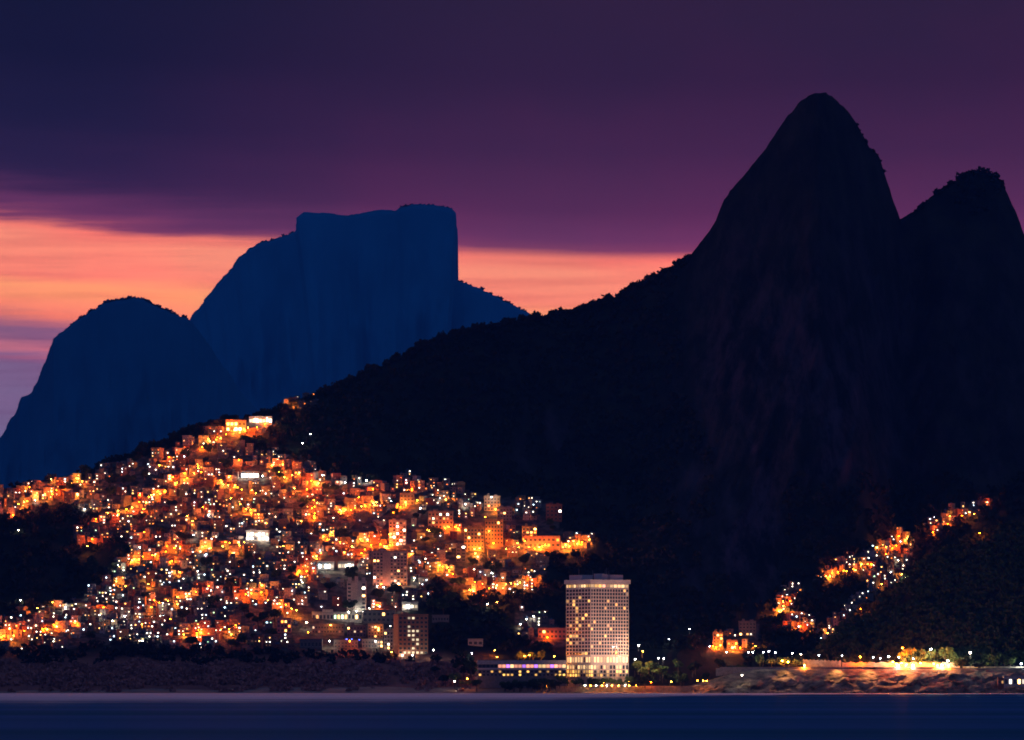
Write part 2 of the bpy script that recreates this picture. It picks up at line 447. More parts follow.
far_mountain(TABLE, 10900, 12400, .6, 60, 'flat-topped blue mountain far behind the town', 2)
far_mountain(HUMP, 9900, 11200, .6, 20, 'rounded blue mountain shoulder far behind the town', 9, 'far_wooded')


# ------------------------------------------------------------------ sea, surf, beach
def sea_material():
    m, nt, b, N, L = nodes_of('sea_water')
    tc = N.new('ShaderNodeTexCoord'); mp = N.new('ShaderNodeMapping'); mp.inputs['Scale'].default_value = (.0004, .0042, 1)
    L.new(tc.outputs['Object'], mp.inputs['Vector'])
    ns = N.new('ShaderNodeTexNoise'); ns.inputs['Scale'].default_value = 1; ns.inputs['Detail'].default_value = 5
    L.new(mp.outputs['Vector'], ns.inputs['Vector'])
    r = N.new('ShaderNodeValToRGB'); e = r.color_ramp.elements
    e[0].position = .36; e[0].color = (.0, .08, .12, 1); e[1].position = .64; e[1].color = (.035, .115, .25, 1)
    L.new(ns.outputs['Fac'], r.inputs['Fac']); L.new(r.outputs['Color'], b.inputs['Base Color'])
    b.inputs['Roughness'].default_value = .6; b.inputs['Specular IOR Level'].default_value = 0
    gl = N.new('ShaderNodeBsdfGlossy'); gl.inputs['Roughness'].default_value = .38; gl.inputs['Color'].default_value = (.35, .55, .8, 1)
    ms = N.new('ShaderNodeMixShader'); ms.inputs[0].default_value = .09
    L.new(b.outputs[0], ms.inputs[1]); L.new(gl.outputs[0], ms.inputs[2]); L.new(ms.outputs[0], N['Material Output'].inputs['Surface'])
    mp2 = N.new('ShaderNodeMapping'); mp2.inputs['Scale'].default_value = (.02, .06, 1); L.new(tc.outputs['Object'], mp2.inputs['Vector'])
    n2 = N.new('ShaderNodeTexNoise'); n2.inputs['Scale'].default_value = 1; n2.inputs['Detail'].default_value = 4; L.new(mp2.outputs['Vector'], n2.inputs['Vector'])
    bp = N.new('ShaderNodeBump'); bp.inputs['Strength'].default_value = .5; bp.inputs['Distance'].default_value = 1.5
    L.new(n2.outputs['Fac'], bp.inputs['Height']); L.new(bp.outputs['Normal'], b.inputs['Normal']); L.new(bp.outputs['Normal'], gl.inputs['Normal'])
    return m


M['sea'] = sea_material()
sea = MB(); sea.quad([(-9000, -500, 0), (9000, -500, 0), (9000, 14000, 0), (-9000, 14000, 0)], M['sea'])
tag(sea.build('sea'), 'calm dark blue sea in front of the shore', kind='structure')


def foam_material():
    m, nt, b, N, L = nodes_of('surf_foam')
    tc = N.new('ShaderNodeTexCoord'); mp = N.new('ShaderNodeMapping'); mp.inputs['Scale'].default_value = (.004, .03, 1)
    L.new(tc.outputs['Object'], mp.inputs['Vector'])
    ns = N.new('ShaderNodeTexNoise'); ns.inputs['Scale'].default_value = 1; ns.inputs['Detail'].default_value = 6
    L.new(mp.outputs['Vector'], ns.inputs['Vector'])
    r = N.new('ShaderNodeValToRGB'); e = r.color_ramp.elements
    e[0].position = .3; e[0].color = (.62, .48, .44, 1); e[1].position = .7; e[1].color = (.95, .80, .74, 1)
    L.new(ns.outputs['Fac'], r.inputs['Fac']); L.new(r.outputs['Color'], b.inputs['Base Color'])
    b.inputs['Roughness'].default_value = .9; b.inputs['Specular IOR Level'].default_value = .1
    at = N.new('ShaderNodeAttribute'); at.attribute_name = 'cover'
    ad = N.new('ShaderNodeMath'); ad.operation = 'MULTIPLY_ADD'; L.new(ns.outputs['Fac'], ad.inputs[0]); ad.inputs[1].default_value = .55; ad.inputs[2].default_value = -.28
    sm = N.new('ShaderNodeMath'); sm.operation = 'ADD'; L.new(at.outputs['Fac'], sm.inputs[0]); L.new(ad.outputs[0], sm.inputs[1])
    mr = N.new('ShaderNodeMapRange'); mr.interpolation_type = 'SMOOTHSTEP'; mr.inputs['From Min'].default_value = .02; mr.inputs['From Max'].default_value = .5
    L.new(sm.outputs[0], mr.inputs['Value']); L.new(mr.outputs[0], b.inputs['Alpha'])
    return m


M['foam'] = foam_material()
# the strip of broken surf: seaward edge wanders, dying out along the rocks on the right
xs = np.linspace(-150, 1040, 380)
near = 2450 + 420 * fbm(xs / 60, xs * 0 + 2, 4) + np.interp(xs, [-150, 350, 560, 660, 760, 790, 1040], [0, 80, 420, 1000, 1350, 1640, 1640]); near = np.minimum(near, 4150)
Vf = []
for t in np.linspace(0, 1, 8):
    Y = near * (1 - t) + 4206 * t
    Vf.append(np.stack([(xs - HX) / F * Y, Y, .05 + .55 * t * np.ones_like(xs)], -1))
tag(link('surf', grid_mesh('surf', np.stack(Vf), M['foam'], {'cover': np.linspace(0, 1, 8)[:, None] * np.ones_like(xs)})), 'pale strip of broken surf along the shore', 'surf', kind='stuff')
# sand
xs = np.linspace(-200, 760, 400); Vb = []
for t in np.linspace(0, 1, 14):
    Y = 4196 + 46 * t + 3 * fbm(xs / 20, xs * 0 + t, 3)
    Vb.append(np.stack([(xs - HX) / F * Y, Y, -.5 + (6.2 + 2 * fbm(xs / 30, xs * 0 + 3 + t, 3)) * t ** .8 * np.clip((760 - xs) / 40, 0, 1) - .3 * (t > .95)], -1))
tag(link('beach', grid_mesh('beach', np.stack(Vb), M['sand'])), 'narrow sand beach below the hotel', kind='structure')


# ------------------------------------------------------------------ rocky headland carrying the coast road
def rock_material():
    m, nt, b, N, L = nodes_of('shore_rock')
    tc = N.new('ShaderNodeTexCoord'); mp = N.new('ShaderNodeMapping'); mp.inputs['Scale'].default_value = (.08, .08, .16); mp.inputs['Rotation'].default_value = (0, .6, 0)
    L.new(tc.outputs['Object'], mp.inputs['Vector'])
    ns = N.new('ShaderNodeTexNoise'); ns.inputs['Scale'].default_value = 1; ns.inputs['Detail'].default_value = 8; ns.inputs['Roughness'].default_value = .65
    L.new(mp.outputs['Vector'], ns.inputs['Vector'])
    r = N.new('ShaderNodeValToRGB'); e = r.color_ramp.elements
    e[0].position = .38; e[0].color = (.07, .06, .035, 1); e[1].position = .64; e[1].color = (.40, .29, .18, 1)
    L.new(ns.outputs['Fac'], r.inputs['Fac']); L.new(r.outputs['Color'], b.inputs['Base Color'])
    b.inputs['Roughness'].default_value = .9; b.inputs['Specular IOR Level'].default_value = .15
    bp = N.new('ShaderNodeBump'); bp.inputs['Strength'].default_value = .8; bp.inputs['Distance'].default_value = 1.2
    L.new(ns.outputs['Fac'], bp.inputs['Height']); L.new(bp.outputs['Normal'], b.inputs['Normal'])
    return m


M['rock'] = rock_material()
ROAD_Z, ROAD_Y0, ROAD_Y1 = 21.6, 4239.0, 4251.0


def headland():
    cols = np.arange(672, 1160, .8); rows = []
    topz = np.interp(cols, [672, 700, 730, 760, 1000, 1040, 1160], [3, 9, 17, 20.9, 20.9, 20.9, 20.9])
    bulge = 9 * fbm(cols / 28, cols * 0 + 1, 3)
    for t in np.linspace(0, 1, 44):
        n = fbm(cols / 7 + t * 2.2, t * 5 + cols * 0, 4); n2 = np.abs(fbm(cols / 17 - t * 1.5, t * 4 + 8 + cols * 0, 4))
        Y = 4194 + 42 * t ** 1.1 + (bulge + 14 * n - 22 * n2) * (1 - t) ** .5 * min(1, t * 6 + .3)
        Z = -2 + (topz + 2) * t ** .85 + 8 * n * t * (1 - t) * 3 + 5 * (n2 - .1) * t * (1 - t) * 3
        rows.append(np.stack([(cols - HX) / F * Y, Y, np.minimum(Z, topz)], -1))
    for Yk in (4240, 4275, 4320):
        rows.append(np.stack([(cols - HX) / F * Yk, cols * 0 + Yk, topz], -1))
    return link('headland', grid_mesh('headland', np.stack(rows), M['rock']))


tag(headland(), 'rocky headland dropping from the coast road to the sea', kind='structure')


def strip(name, px0, px1, y0, y1, z0, z1, m, n=60, zf=None):
    """A long solid strip along the coast (top and faces), n spans."""
    b = MB(); a = np.linspace(px0, px1, n + 1)
    for i in range(n):
        for_x = []
        for px in (a[i], a[i + 1]):
            for_x.append(((px - HX) / F * y0, z1 if zf is None else z0 + zf(px)))
        (xa, za), (xb, zb) = for_x
        b.quad([(xa, y0, z0), (xb, y0, z0), (xb, y0, zb), (xa, y0, za)], m)
        b.quad([(xa, y0, za), (xb, y0, zb), (xb, y1, zb), (xa, y1, za)], m)
        b.quad([(xb, y1, z0), (xa, y1, z0), (xa, y1, za), (xb, y1, zb)], m)
    return b


b = strip('road', 716, 1120, ROAD_Y0 + .4, ROAD_Y1, 14, ROAD_Z, M['asphalt'])
tag(b.build('road'), 'coast road of dark asphalt along the headland', kind='structure')
b = MB()
for i, px in enumerate(np.arange(720, 1118, 6.5)):
    x = (px - HX) / F * 4245; b.box(x, x + 3, 4244.9, 4245.1, ROAD_Z + .004, ROAD_Z + .008, M['paint'])
tag(b.build('road_markings'), 'white dashed centre line on the coast road', kind='structure')
b = strip('kerb', 716, 1120, ROAD_Y0 - .9, ROAD_Y0 + .4, 15, ROAD_Z + .13, M['kerb'])
tag(b.build('pavement'), 'narrow seaward pavement of the coast road', kind='structure')
b = strip('parapet', 720, 955, ROAD_Y0 - 1.25, ROAD_Y0 - .92, 17, ROAD_Z + 1.0, M['kerb'])
tag(b.build('parapet_wall'), 'low concrete parapet along the seaward edge of the coast road', 'wall')
b = strip('retaining', 803, 841, ROAD_Y1 + .05, ROAD_Y1 + .9, 18, ROAD_Z, M['wallstone'], 40, lambda p: 3.6 + 7.4 + .5 * math.sin(p * 1.7) - (p - 803) * .03)
tag(b.build('retaining_wall'), 'tall pale stone retaining wall behind the coast road', 'wall')
b = strip('retaining', 842, 960, ROAD_Y1 + .05, ROAD_Y1 + .9, 18, ROAD_Z, M['wallstone'], 70, lambda p: 3.6 + 5.0 + .5 * math.sin(p * .6) + .4 * math.sin(p * 2.1))
tag(b.build('retaining_wall'), 'long low orange-lit retaining wall behind the coast road', 'wall')
b = strip('retaining', 963, 1110, ROAD_Y1 + .05, ROAD_Y1 + .7, 18, ROAD_Z, M['wallstone'], 40, lambda p: 3.6 + 1.6)
tag(b.build('retaining_wall'), 'knee-high stone wall behind the road beyond the two round trees', 'wall')

# ------------------------------------------------------------------ label bookkeeping
LAND = [(598, 628, 'tall hotel tower'), (413, 636, 'orange brick block'), (356, 596, 'twin-turret block'), (390, 566, 'pink apartment block'), (484, 535, 'orange-lit flats'),
        (257, 536, 'white floodlit terrace'), (261, 419, 'bright ridge-top villa'), (440, 518, 'grey hillside flats'), (332, 566, 'white strip-lit hall'),
        (350, 632, 'long school building'), (522, 665, 'low hotel annexe'), (249, 476, 'white-lit court'), (398, 533, 'white-windowed flats'), (463, 551, 'narrow grey block'),
        (540, 545, 'orange-lit row house'), (66, 607, 'white floodlit yard'), (257, 617, 'dark tree clump'), (33, 560, 'dark wooded gully'), (749, 630, 'grey hamlet villa'),
        (904, 538, 'topmost spur lamp'), (1012, 681, 'white shore pavilion'), (970, 665, 'two round trees'), (822, 660, 'tall retaining wall'), (188, 517, 'twin orange lamps'),
        (440, 564, 'blinding yellow lamp'), (112, 620, 'white-lit lower terraces'), (160, 601, 'yellow-lit lane')]
ORD = 'first second third fourth fifth sixth seventh eighth ninth tenth eleventh twelfth thirteenth fourteenth fifteenth sixteenth seventeenth eighteenth nineteenth twentieth'.split()
NUM = 'no one two three four five six seven eight nine ten eleven twelve'.split()
PENDING = []


def later(o, noun, attr, px, py):
    PENDING.append((o, noun, attr, px, py))


def write_labels():
    buckets = {}
    for it in PENDING:
        o, noun, attr, px, py = it
        c = sorted((math.hypot(px - a, 1.3 * (py - b)), a, b, n) for a, b, n in LAND)
        for d, a, b, n in c:
            dx, dy = px - a, 1.3 * (py - b)
            w = ('right of' if dx > 0 else 'left of') if abs(dx) > abs(dy) else ('downhill of' if dy > 0 else 'uphill of')
            k = buckets.setdefault((noun, n, w), [])
            if len(k) < 12 or d > 250:
                k.append((d, it)); break
    for (noun, n, w), k in buckets.items():
        k.sort(key=lambda t: t[0])
        for i, (d, it) in enumerate(k):
            it[0]['label'] = f"{it[2]}, {ORD[min(i, 19)]} {w} the {n}"


# ------------------------------------------------------------------ trees
def leaf_cloud(n, rx, rz, cz, lobes):
    cs = []
    L = [(0, 0, cz, 1.0)] + [(math.cos(a) * rx * .55, math.sin(a) * rx * .55, cz + h * rz, r) for a, h, r in lobes]
    for i in range(n):
        lx, ly, lz, lr = L[i % len(L)]
        d = rng.normal(size=3); d /= np.linalg.norm(d); r = (.55 + .5 * rng.random()) * .66 * lr
        cs.append((lx + d[0] * rx * r, ly + d[1] * rx * r, lz + d[2] * rz * r))
    return np.array(cs)


TREES = []
for i in range(8):
    h = (8, 9, 11, 10, 7, 12, 9, 13)[i]; rx = (3.8, 4.6, 4.4, 5.4, 3.4, 4.0, 5.0, 5.6)[i]; rz = h * .34
    t = MB(); t.tube([(0, 0, -2), (.1, 0, h * .25), (-.1, .1, h * .55), (0, 0, h * .8)], [.42, .34, .24, .08], M['bark'], 7)
    for k in range(5):
        a = k * 1.3 + i; t.tube([(0, 0, h * (.34 + .05 * k)), (math.cos(a) * rx * .35, math.sin(a) * rx * .35, h * (.5 + .05 * k)), (math.cos(a) * rx * .7, math.sin(a) * rx * .7, h * (.6 + .05 * k))], [.16, .1, .04], M['bark'], 5)
    lob = [(j * 1.26 + rng.random(), rng.uniform(-.35, .45), rng.uniform(.55, .9)) for j in range(5)]
    cr = cards_mesh('crown', leaf_cloud(420, rx, rz, h * .66, lob), rng.uniform(.35, .75, (420, 1)), M['leaf'] if i % 2 else M['leaf_dark'])
    TREES.append((t.mesh('trunk'), cr, h, rx))


_LAMPLIT = {}


def tree(px, py, Y, scale=1.0, which=None, label=None, noun='tree', group='trees among the houses', z=None, bright=False):
    k = random.randrange(8) if which is None else which
    tm, cm, h, rx = TREES[k]
    if 'behind the coast' in group or bright:  # crowns near lamps get a brighter leaf colour as painted lamplight
        if k not in _LAMPLIT: _LAMPLIT[k] = cm.copy(); _LAMPLIT[k].materials[0] = M['leaf_lamplit']
        cm = _LAMPLIT[k]
    loc = P(px, py, Y)
    if z is not None: loc = (loc[0], loc[1], z)
    o = empty('tree', loc, random.uniform(0, 6.28)); o.scale = (scale, scale, scale * random.uniform(.85, 1.15))
    link('trunk', tm, o); link('crown', cm, o)
    tag(o, label, 'tree', group)
    if label is None:
        size = 'small' if h * scale < 8.5 else 'tall' if h * scale > 12 else random.choice(['round', 'spreading', 'dense'])
        p = pix((loc[0], loc[1], loc[2] + h * scale * .6))
        later(o, 'tree', f"dark {size} leafy tree", p[0], p[1])
    return o


# ------------------------------------------------------------------ lamps
def lamp_meshes(kind, h, r=.42):
    b = MB(); b.tube([(0, 0, -1.5), (0, 0, h * .5), (0, 0, h - .25)], [.12, .09, .07], M['pole'], 7)
    a = MB(); a.tube([(0, 0, h - .3), (0, -.5, h + .05), (0, -1.1, h + .12)], [.06, .05, .05], M['pole'], 6); a.box(-.28, .28, -1.75, -.95, h + .1 + max(0, r - .42) * .6, h + .24 + max(0, r - .42) * .6, M['pole'])
    g = MB(); g.ball((0, -1.4, h - .16), r, M['lamp_' + kind], 10, 6, .75)
    return b.mesh('pole'), a.mesh('arm'), g.mesh('lamp_glass')


_LM = {}
N_LAMP = [0]


def street_lamp(loc, kind='orange', h=6.0, power=1.0, label=None, group='street lamps of the hillside town', rz=None, px=None, py=None, light=True, r=.42):
    h = round(h * 2) / 2
    if (kind, h, r) not in _LM: _LM[kind, h, r] = lamp_meshes(kind, h, r)
    o = empty('street_lamp', loc, random.uniform(-1.2, 1.2) if rz is None else rz)
    for nm, me in zip(('pole', 'arm', 'lamp_glass'), _LM[kind, h, r]): link(nm, me, o)
    if light:
        key = (kind, round(power, 2))
        d = bpy.data.lights.new('lamp_light', 'POINT'); d.color = LAMPCOL[kind]; d.energy = LAMP_W[kind] * power; d.shadow_soft_size = .3
        l = bpy.data.objects.new('lamp_light', d); C.objects.link(l); l.parent = o; l.location = (0, -1.4, h - .5 - r)
    tag(o, label, 'street lamp', group)
    if label is None:
        p = pix((loc[0], loc[1], loc[2] + h)) if px is None else (px, py)
        later(o, 'lamp', f"{kind if kind not in ('cool',) else 'bluish white'} street lamp on a {'tall' if h > 8 else 'short' if h < 4.6 else 'thin'} pole", p[0], p[1])
    N_LAMP[0] += 1
    return o


LAMP_W = {'orange': 14000, 'amber': 11000, 'white': 2600, 'cool': 2000, 'blue': 500, 'red': 900}

# ------------------------------------------------------------------ windows shared by the houses
WIN = {}
for k in ('white', 'warm', 'orange', 'cool', 'green', 'dim', 'soft2', 'dark'):
    b = MB(); m = M['glass'] if k == 'dark' else M['w_' + k]
    b.box(-.5, .5, -.04, .02, -.5, .5, m)
    for x0, x1, z0, z1 in ((-.58, -.5, -.58, .58), (.5, .58, -.58, .58), (-.5, .5, .5, .58), (-.5, .5, -.58, -.5), (-.03, .03, -.5, .5)):
        b.box(x0, x1, -.09, .02, z0, z1, M['frame'])
    WIN[k] = b.mesh('window')
b = MB(); b.box(-.5, .5, -.05, .02, 0, 2.1, M['door']); b.box(-.58, .58, -.09, .02, 2.1, 2.2, M['frame']); DOOR = b.mesh('door')
b = MB(); b.tube([(0, 0, 0), (0, 0, 1.1), (0, 0, 1.35)], [.72, .8, .45], M['tank'], 12); TANK = b.mesh('water_tank')
LITW = {'white': .40, 'warm': .26, 'orange': .20, 'cool': .10, 'green': .04}
LITK, LITP = list(LITW), np.array(list(LITW.values())) / sum(LITW.values())
WALLK = ['cream', 'white', 'grey', 'brick', 'ochre', 'pink', 'blue', 'green']
WALLP = [.17, .15, .18, .25, .08, .09, .05, .03]
WORDS = {'white': 'white', 'warm': 'amber', 'orange': 'orange', 'cool': 'bluish', 'green': 'greenish', 'dim': 'dim', 'soft2': 'cream'}


def lit_kind(py):
    p = LITP * (np.array([1.5, .8, .5, 1.8, 1.6]) if py > 575 else np.array([1, 1, 1.2, .9, .8])); return LITK[rng.choice(len(LITK), p=p / p.sum())]


def house_plan(w, st):
    """Storeys as (x0, x1, y0, y1, z0, z1): upper floors may be set in."""
    d = random.uniform(6, 9); fl, x0, x1, y0 = [], -w / 2, w / 2, 0
    for s in range(st):
        fl.append((x0, x1, y0, d, s * 2.9, s * 2.9 + 2.9))
        if s and random.random() < .45:
            if random.random() < .5: x0 += random.uniform(.5, w * .28)
            else: x1 -= random.uniform(.5, w * .28)
        if random.random() < .3: y0 += random.uniform(.5, 1.5)
    return fl, d


def house(px, py, Y, w, st, wall=None, lit=.5, label=None, group='houses of the hillside town'):
    loc = P(px, py, Y); rz = random.gauss(0, .38)
    wk = wall or random.choices(WALLK, WALLP)[0]
    fl, d = house_plan(w, st)
    o = empty('house', loc, rz)
    b = MB(); r = MB()
    for i, (x0, x1, y0, y1, z0, z1) in enumerate(fl):
        b.box(x0, x1, y0, y1, z0 - (4 if i == 0 else 0), z1 - .22, M[wk])
        nx = fl[i + 1] if i + 1 < len(fl) else None
        r.box(x0 - .3, x1 + .3, y0 - .55, y1 + .2, z1 - .2, z1 - .02, M['slab'])
    x0, x1, y0, y1, z0, z1 = fl[-1]
    top = random.random()
    if top < .28:      # pitched tile roof
        zc = z1 + 1.3; ym = (y0 + y1) / 2
        r.quad([(x0 - .4, y0 - .5, z1), (x1 + .4, y0 - .5, z1), (x1 + .4, ym, zc), (x0 - .4, ym, zc)], M['tile'])
        r.quad([(x1 + .4, y1 + .4, z1), (x0 - .4, y1 + .4, z1), (x0 - .4, ym, zc), (x1 + .4, ym, zc)], M['tile'])
        r.quad([(x0 - .3, y0 - .4, z1), (x0 - .3, ym, zc - .05), (x0 - .3, y1 + .3, z1)], M[wk]); r.quad([(x1 + .3, y1 + .3, z1), (x1 + .3, ym, zc - .05), (x1 + .3, y0 - .4, z1)], M[wk])
    else:              # roof terrace with a parapet
        for q in ((x0 - .28, x1 + .28, y0 - .5, y0 - .3), (x0 - .28, x0 - .08, y0 - .28, y1), (x1 + .08, x1 + .28, y0 - .28, y1)):
            r.box(*q, z1, z1 + random.uniform(.5, .95), M[wk])
    b.build('walls', o); r.build('roof', o)
    if top >= .28 and random.random() < .6:
        link('water_tank', TANK, o, (random.uniform(x0 + 1, x1 - 1), y1 - 1.6, z1))
    cnt = {}
    doorx = random.choice([-1, 1]) * w * .3
    dk = link('door', DOOR, o, (doorx, fl[0][2], 0))
    for i, (x0, x1, y0, y1, z0, z1) in enumerate(fl):
        n = max(1, int((x1 - x0) / 2.7)); c = (x1 - x0) / n
        for j in range(n):
            x = x0 + c * (j + .5)
            if i == 0 and abs(x - doorx) < 1.4: continue
            k = (lit_kind(py) if random.random() < .66 else 'dim') if random.random() < lit else 'dark'
            wn = link('window', WIN[k], o, (x, y0, z0 + 1.55)); wn.scale = (random.uniform(.55, 1.15), 1, random.uniform(.45, .85))
            if k != 'dark': cnt[k] = cnt.get(k, 0) + 1
    tag(o, label, 'house', group)
    if label is None:
        n = sum(cnt.values())
        wt = 'dark' if not n else f"{NUM[min(n, 12)]} " + (WORDS[max(cnt, key=cnt.get)] + ' ' if len(cnt) == 1 else 'lit ') + ('window' if n == 1 else 'windows')
        colour = {'grey': 'concrete', 'brick': 'bare brick'}.get(wk, wk)
        a = f"{colour} {NUM[st]}-storey house" + (f", {wt}" if n else ', windows dark')
        p = pix((loc[0], loc[1], loc[2] + st * 1.45))
        later(o, 'house', a, p[0], p[1])
    return o


# ------------------------------------------------------------------ larger buildings
WALLS = []


def block(name, x0, x1, ytop, ybase, wall, floors, cols, lit, label, cat='apartment block', depth=14, rz=0, kinds=('warm', 'white', 'white'), band=False, Y=None, ww=.55, wh=.5, roof=None,
          skipcols=(), sill=True, litmap=None, group=None):
    """A building read off the photograph: front face x0..x1, from ybase up to ytop, with a regular grid of windows, floor ledges and a parapet."""
    cx = (x0 + x1) / 2; Y = float(mainY(cx, min(ybase, 690))) if Y is None else Y
    WALLS.append((cx, ybase, Y, (x1 - x0) / 2, ybase - ytop))
    loc = P(cx, ybase, Y); W = (x1 - x0) / F * Y / math.cos(rz); H = (ybase - ytop) / F * Y
    o = empty(name, loc, rz)
    b = MB(); b.box(-W / 2, W / 2, 0, depth, -8, H, M[wall]); b.build('walls', o)
    fh = (H - .6) / floors
    r = MB(); r.box(-W / 2 - .25, W / 2 + .25, -.3, depth + .25, H + .002, H + .35, M['slab'])
    for q in ((-W / 2 - .22, W / 2 + .22, -.27, -.05), (-W / 2 - .22, -W / 2, -.03, depth), (W / 2, W / 2 + .22, -.03, depth)): r.box(*q, H + .352, H + 1.1, M[wall])
    rf = r.build('roof', o)
    for k in range(roof if roof is not None else (1 if floors < 4 else 2)):
        rb = MB(); cw = W * random.uniform(.14, .24); xx = -W * .3 + k * W * .45
        rb.box(xx, xx + cw, depth * .3, depth * .7, H + .36, H + random.uniform(2.2, 3.6), M[wall]); rb.build('stair_head', rf)
    if sill:
        s = MB()
        for f in range(floors): s.box(-W / 2 - .06, W / 2 + .06, -.16, -.002, f * fh + .05, f * fh + .25, M[wall])
        s.build('floor_ledges', o)
    c = W / cols
    n = 0
    for f in range(floors):
        for j in range(cols):
            if j in skipcols: continue
            on = litmap(f, j) if litmap else (random.random() < lit)
            k = random.choice(kinds) if on else 'dark'
            if isinstance(on, str): k = on
            wn = link('window', WIN[k], o, (-W / 2 + c * (j + .5), -.01, f * fh + fh * .56)); wn.scale = (c * ww, 1, fh * wh); n += 1
    return tag(o, label, cat, group), loc, W, H


block('apartment_block', 398.5, 428, 615.5, 655, 'tower_brick', 9, 7, .2, 'square orange brick apartment block with a bright column of white windows', depth=20, rz=math.radians(14),
      litmap=lambda f, j: ('soft2' if (j in (2, 3, 4) and random.random() < (.75 if 3 <= f <= 6 else .3)) or (f == 0 and random.random() < .7) else False), roof=1)
block('apartment_block', 373, 407, 552, 586, 'rose', 10, 10, .2, 'tall pink apartment block with a blank stair column between its windows', depth=16, skipcols=(3, 4), kinds=('warm', 'dim', 'dim', 'white'), roof=1)
o, loc, W, H = block('apartment_block', 347, 366, 582, 613, 'white', 8, 4, .05, 'narrow pale block with two roof turrets among dark trees', depth=12, skipcols=(1, 2), roof=0)
for sx in (-1, 1):
    b = MB(); b.box(sx * W * .36 - 1.6, sx * W * .36 + 1.6, 2, 6, H + .36, H + 4.2, M['white']); b.build('turret', o)
b = MB(); b.box(-W * .09, W * .09, -1.2, -.2, -6, H + 5, M['white']); b.build('stair_shaft', o)
block('apartment_block', 464, 484, 528, 551, 'ochre', 6, 6, .1, 'orange-lit flats with a grid of dark windows above a lane', kinds=('warm', 'dim'), depth=14)
block('apartment_block', 485, 503, 520.5, 545, 'ochre', 6, 6, .08, 'taller orange-lit flats standing close beside the gridded pair', kinds=('warm', 'dim'), depth=14)
block('apartment_block', 428, 453, 512, 529, 'cream', 4, 7, .3, 'grey hillside flats with a flat roof and a yellow-lit top floor', kinds=('warm', 'dim', 'white'), depth=13)
block('apartment_block', 389, 406, 521, 546, 'white', 7, 5, .55, 'upright flats with rows of bright white windows', kinds=('soft2', 'soft2', 'white', 'dim'), depth=12)
block('apartment_block', 456, 466, 545, 562, 'grey', 5, 2, .1, 'narrow windowless grey block on the slope', depth=10, roof=1)
block('apartment_block', 522, 537, 527, 541, 'ochre', 4, 4, .25, 'orange-lit block with four floors at the edge of the town', kinds=('warm', 'orange'), depth=11)
block('row_house', 524, 560, 537, 548, 'pink', 2, 8, .2, 'long orange-lit row house under a sloping lane', 'row house', kinds=('warm', 'orange'), depth=10, roof=0)
block('villa', 246, 269, 531.5, 541, 'white', 2, 6, .8, 'wide white floodlit terrace house in the middle of the town', 'house', kinds=('white', 'soft2', 'cool'), depth=11, roof=1)
block('hall', 318, 334, 562.5, 570, 'white', 1, 5, 1, 'flat hall with a continuous strip of white light', 'hall', kinds=('white', 'soft2', 'cool'), depth=10, roof=0, ww=.8)
block('hall', 338, 354, 562, 570, 'grey', 1, 5, 1, 'flat grey hall with a second strip of white light', 'hall', kinds=('white', 'cool', 'soft2'), depth=10, roof=0, ww=.8)
block('villa', 249, 272, 417.5, 424, 'cream', 1, 7, 1, 'bright villa with a long row of yellow windows on the ridge', 'house', kinds=('warm', 'soft2', 'white'), depth=9, roof=0, ww=.7, Y=float(mainY(260, 424)))
block('villa', 226, 246, 421, 432, 'cream', 2, 5, .7, 'yellow-lit two-storey villa just below the ridge', 'house', kinds=('warm', 'white'), depth=9, roof=0)
block('hall', 241, 259, 472, 479, 'grey', 1, 5, .9, 'open court building with white lamps under its eaves', 'hall', kinds=('white', 'cool'), depth=9, roof=0, ww=.7)
block('school_building', 312, 362, 613, 621, 'white', 1, 14, .6, 'long white school building with a row of greenish windows', 'school', kinds=('green', 'warm', 'green'), depth=14, roof=1)
block('school_building', 363, 395, 611, 623, 'grey', 2, 7, .1, 'low grey wing next to the long school building', 'school', kinds=('warm',), depth=14, roof=0)
block('school_building', 312, 344, 625, 634, 'grey', 2, 11, .12, 'two-storey grey block in front of the long school', 'school', kinds=('warm', 'dim', 'soft2'), depth=12)
block('workshop', 300, 322, 640, 649, 'slab', 1, 6, .1, 'broad low workshop shed at the foot of the town', 'workshop', kinds=('dim',), depth=14, roof=0)
block('villa', 277, 291, 619, 633, 'pink', 3, 4, .3, 'pink gabled villa at the foot of the town', 'house', kinds=('warm', 'orange'), depth=10)
block('apartment_block', 347, 366, 626, 637, 'grey', 3, 6, .22, 'grey stepped flats above the blue lamps', kinds=('dim', 'warm', 'soft2'), depth=10)
block('apartment_block', 368, 383, 625, 638, 'cream', 4, 5, .25, 'cream stepped flats with small lit windows near the orange brick block', kinds=('warm', 'dim', 'soft2'), depth=10)
block('apartment_block', 384, 396, 631, 650, 'white', 5, 4, .3, 'pale narrow flats squeezed against the orange brick block', kinds=('warm', 'white', 'dim'), depth=10)
block('row_house', 362, 383, 640, 648, 'grey', 2, 7, .25, 'low grey row house below the cream stepped flats', 'row house', kinds=('warm', 'dim'), depth=8, roof=0)
block('row_house', 334, 358, 641, 648, 'slab', 2, 7, .1, 'dark low row house lit by blue lamps', 'row house', kinds=('dim', 'warm'), depth=8, roof=0)
block('restaurant', 402, 418, 603, 610, 'white', 1, 4, .9, 'small white-lit restaurant with glazed front below dark trees', 'restaurant', kinds=('white', 'cool', 'soft2'), depth=9, roof=0, ww=.7)
block('villa', 468, 483, 640, 646, 'white', 1, 3, .0, 'low white villa alone in the dark garden slope', 'house', depth=8, roof=0)
block('villa', 432, 449, 616, 622, 'grey', 1, 6, .15, 'long low cream villa beside the orange brick block', 'house', depth=9, roof=0)
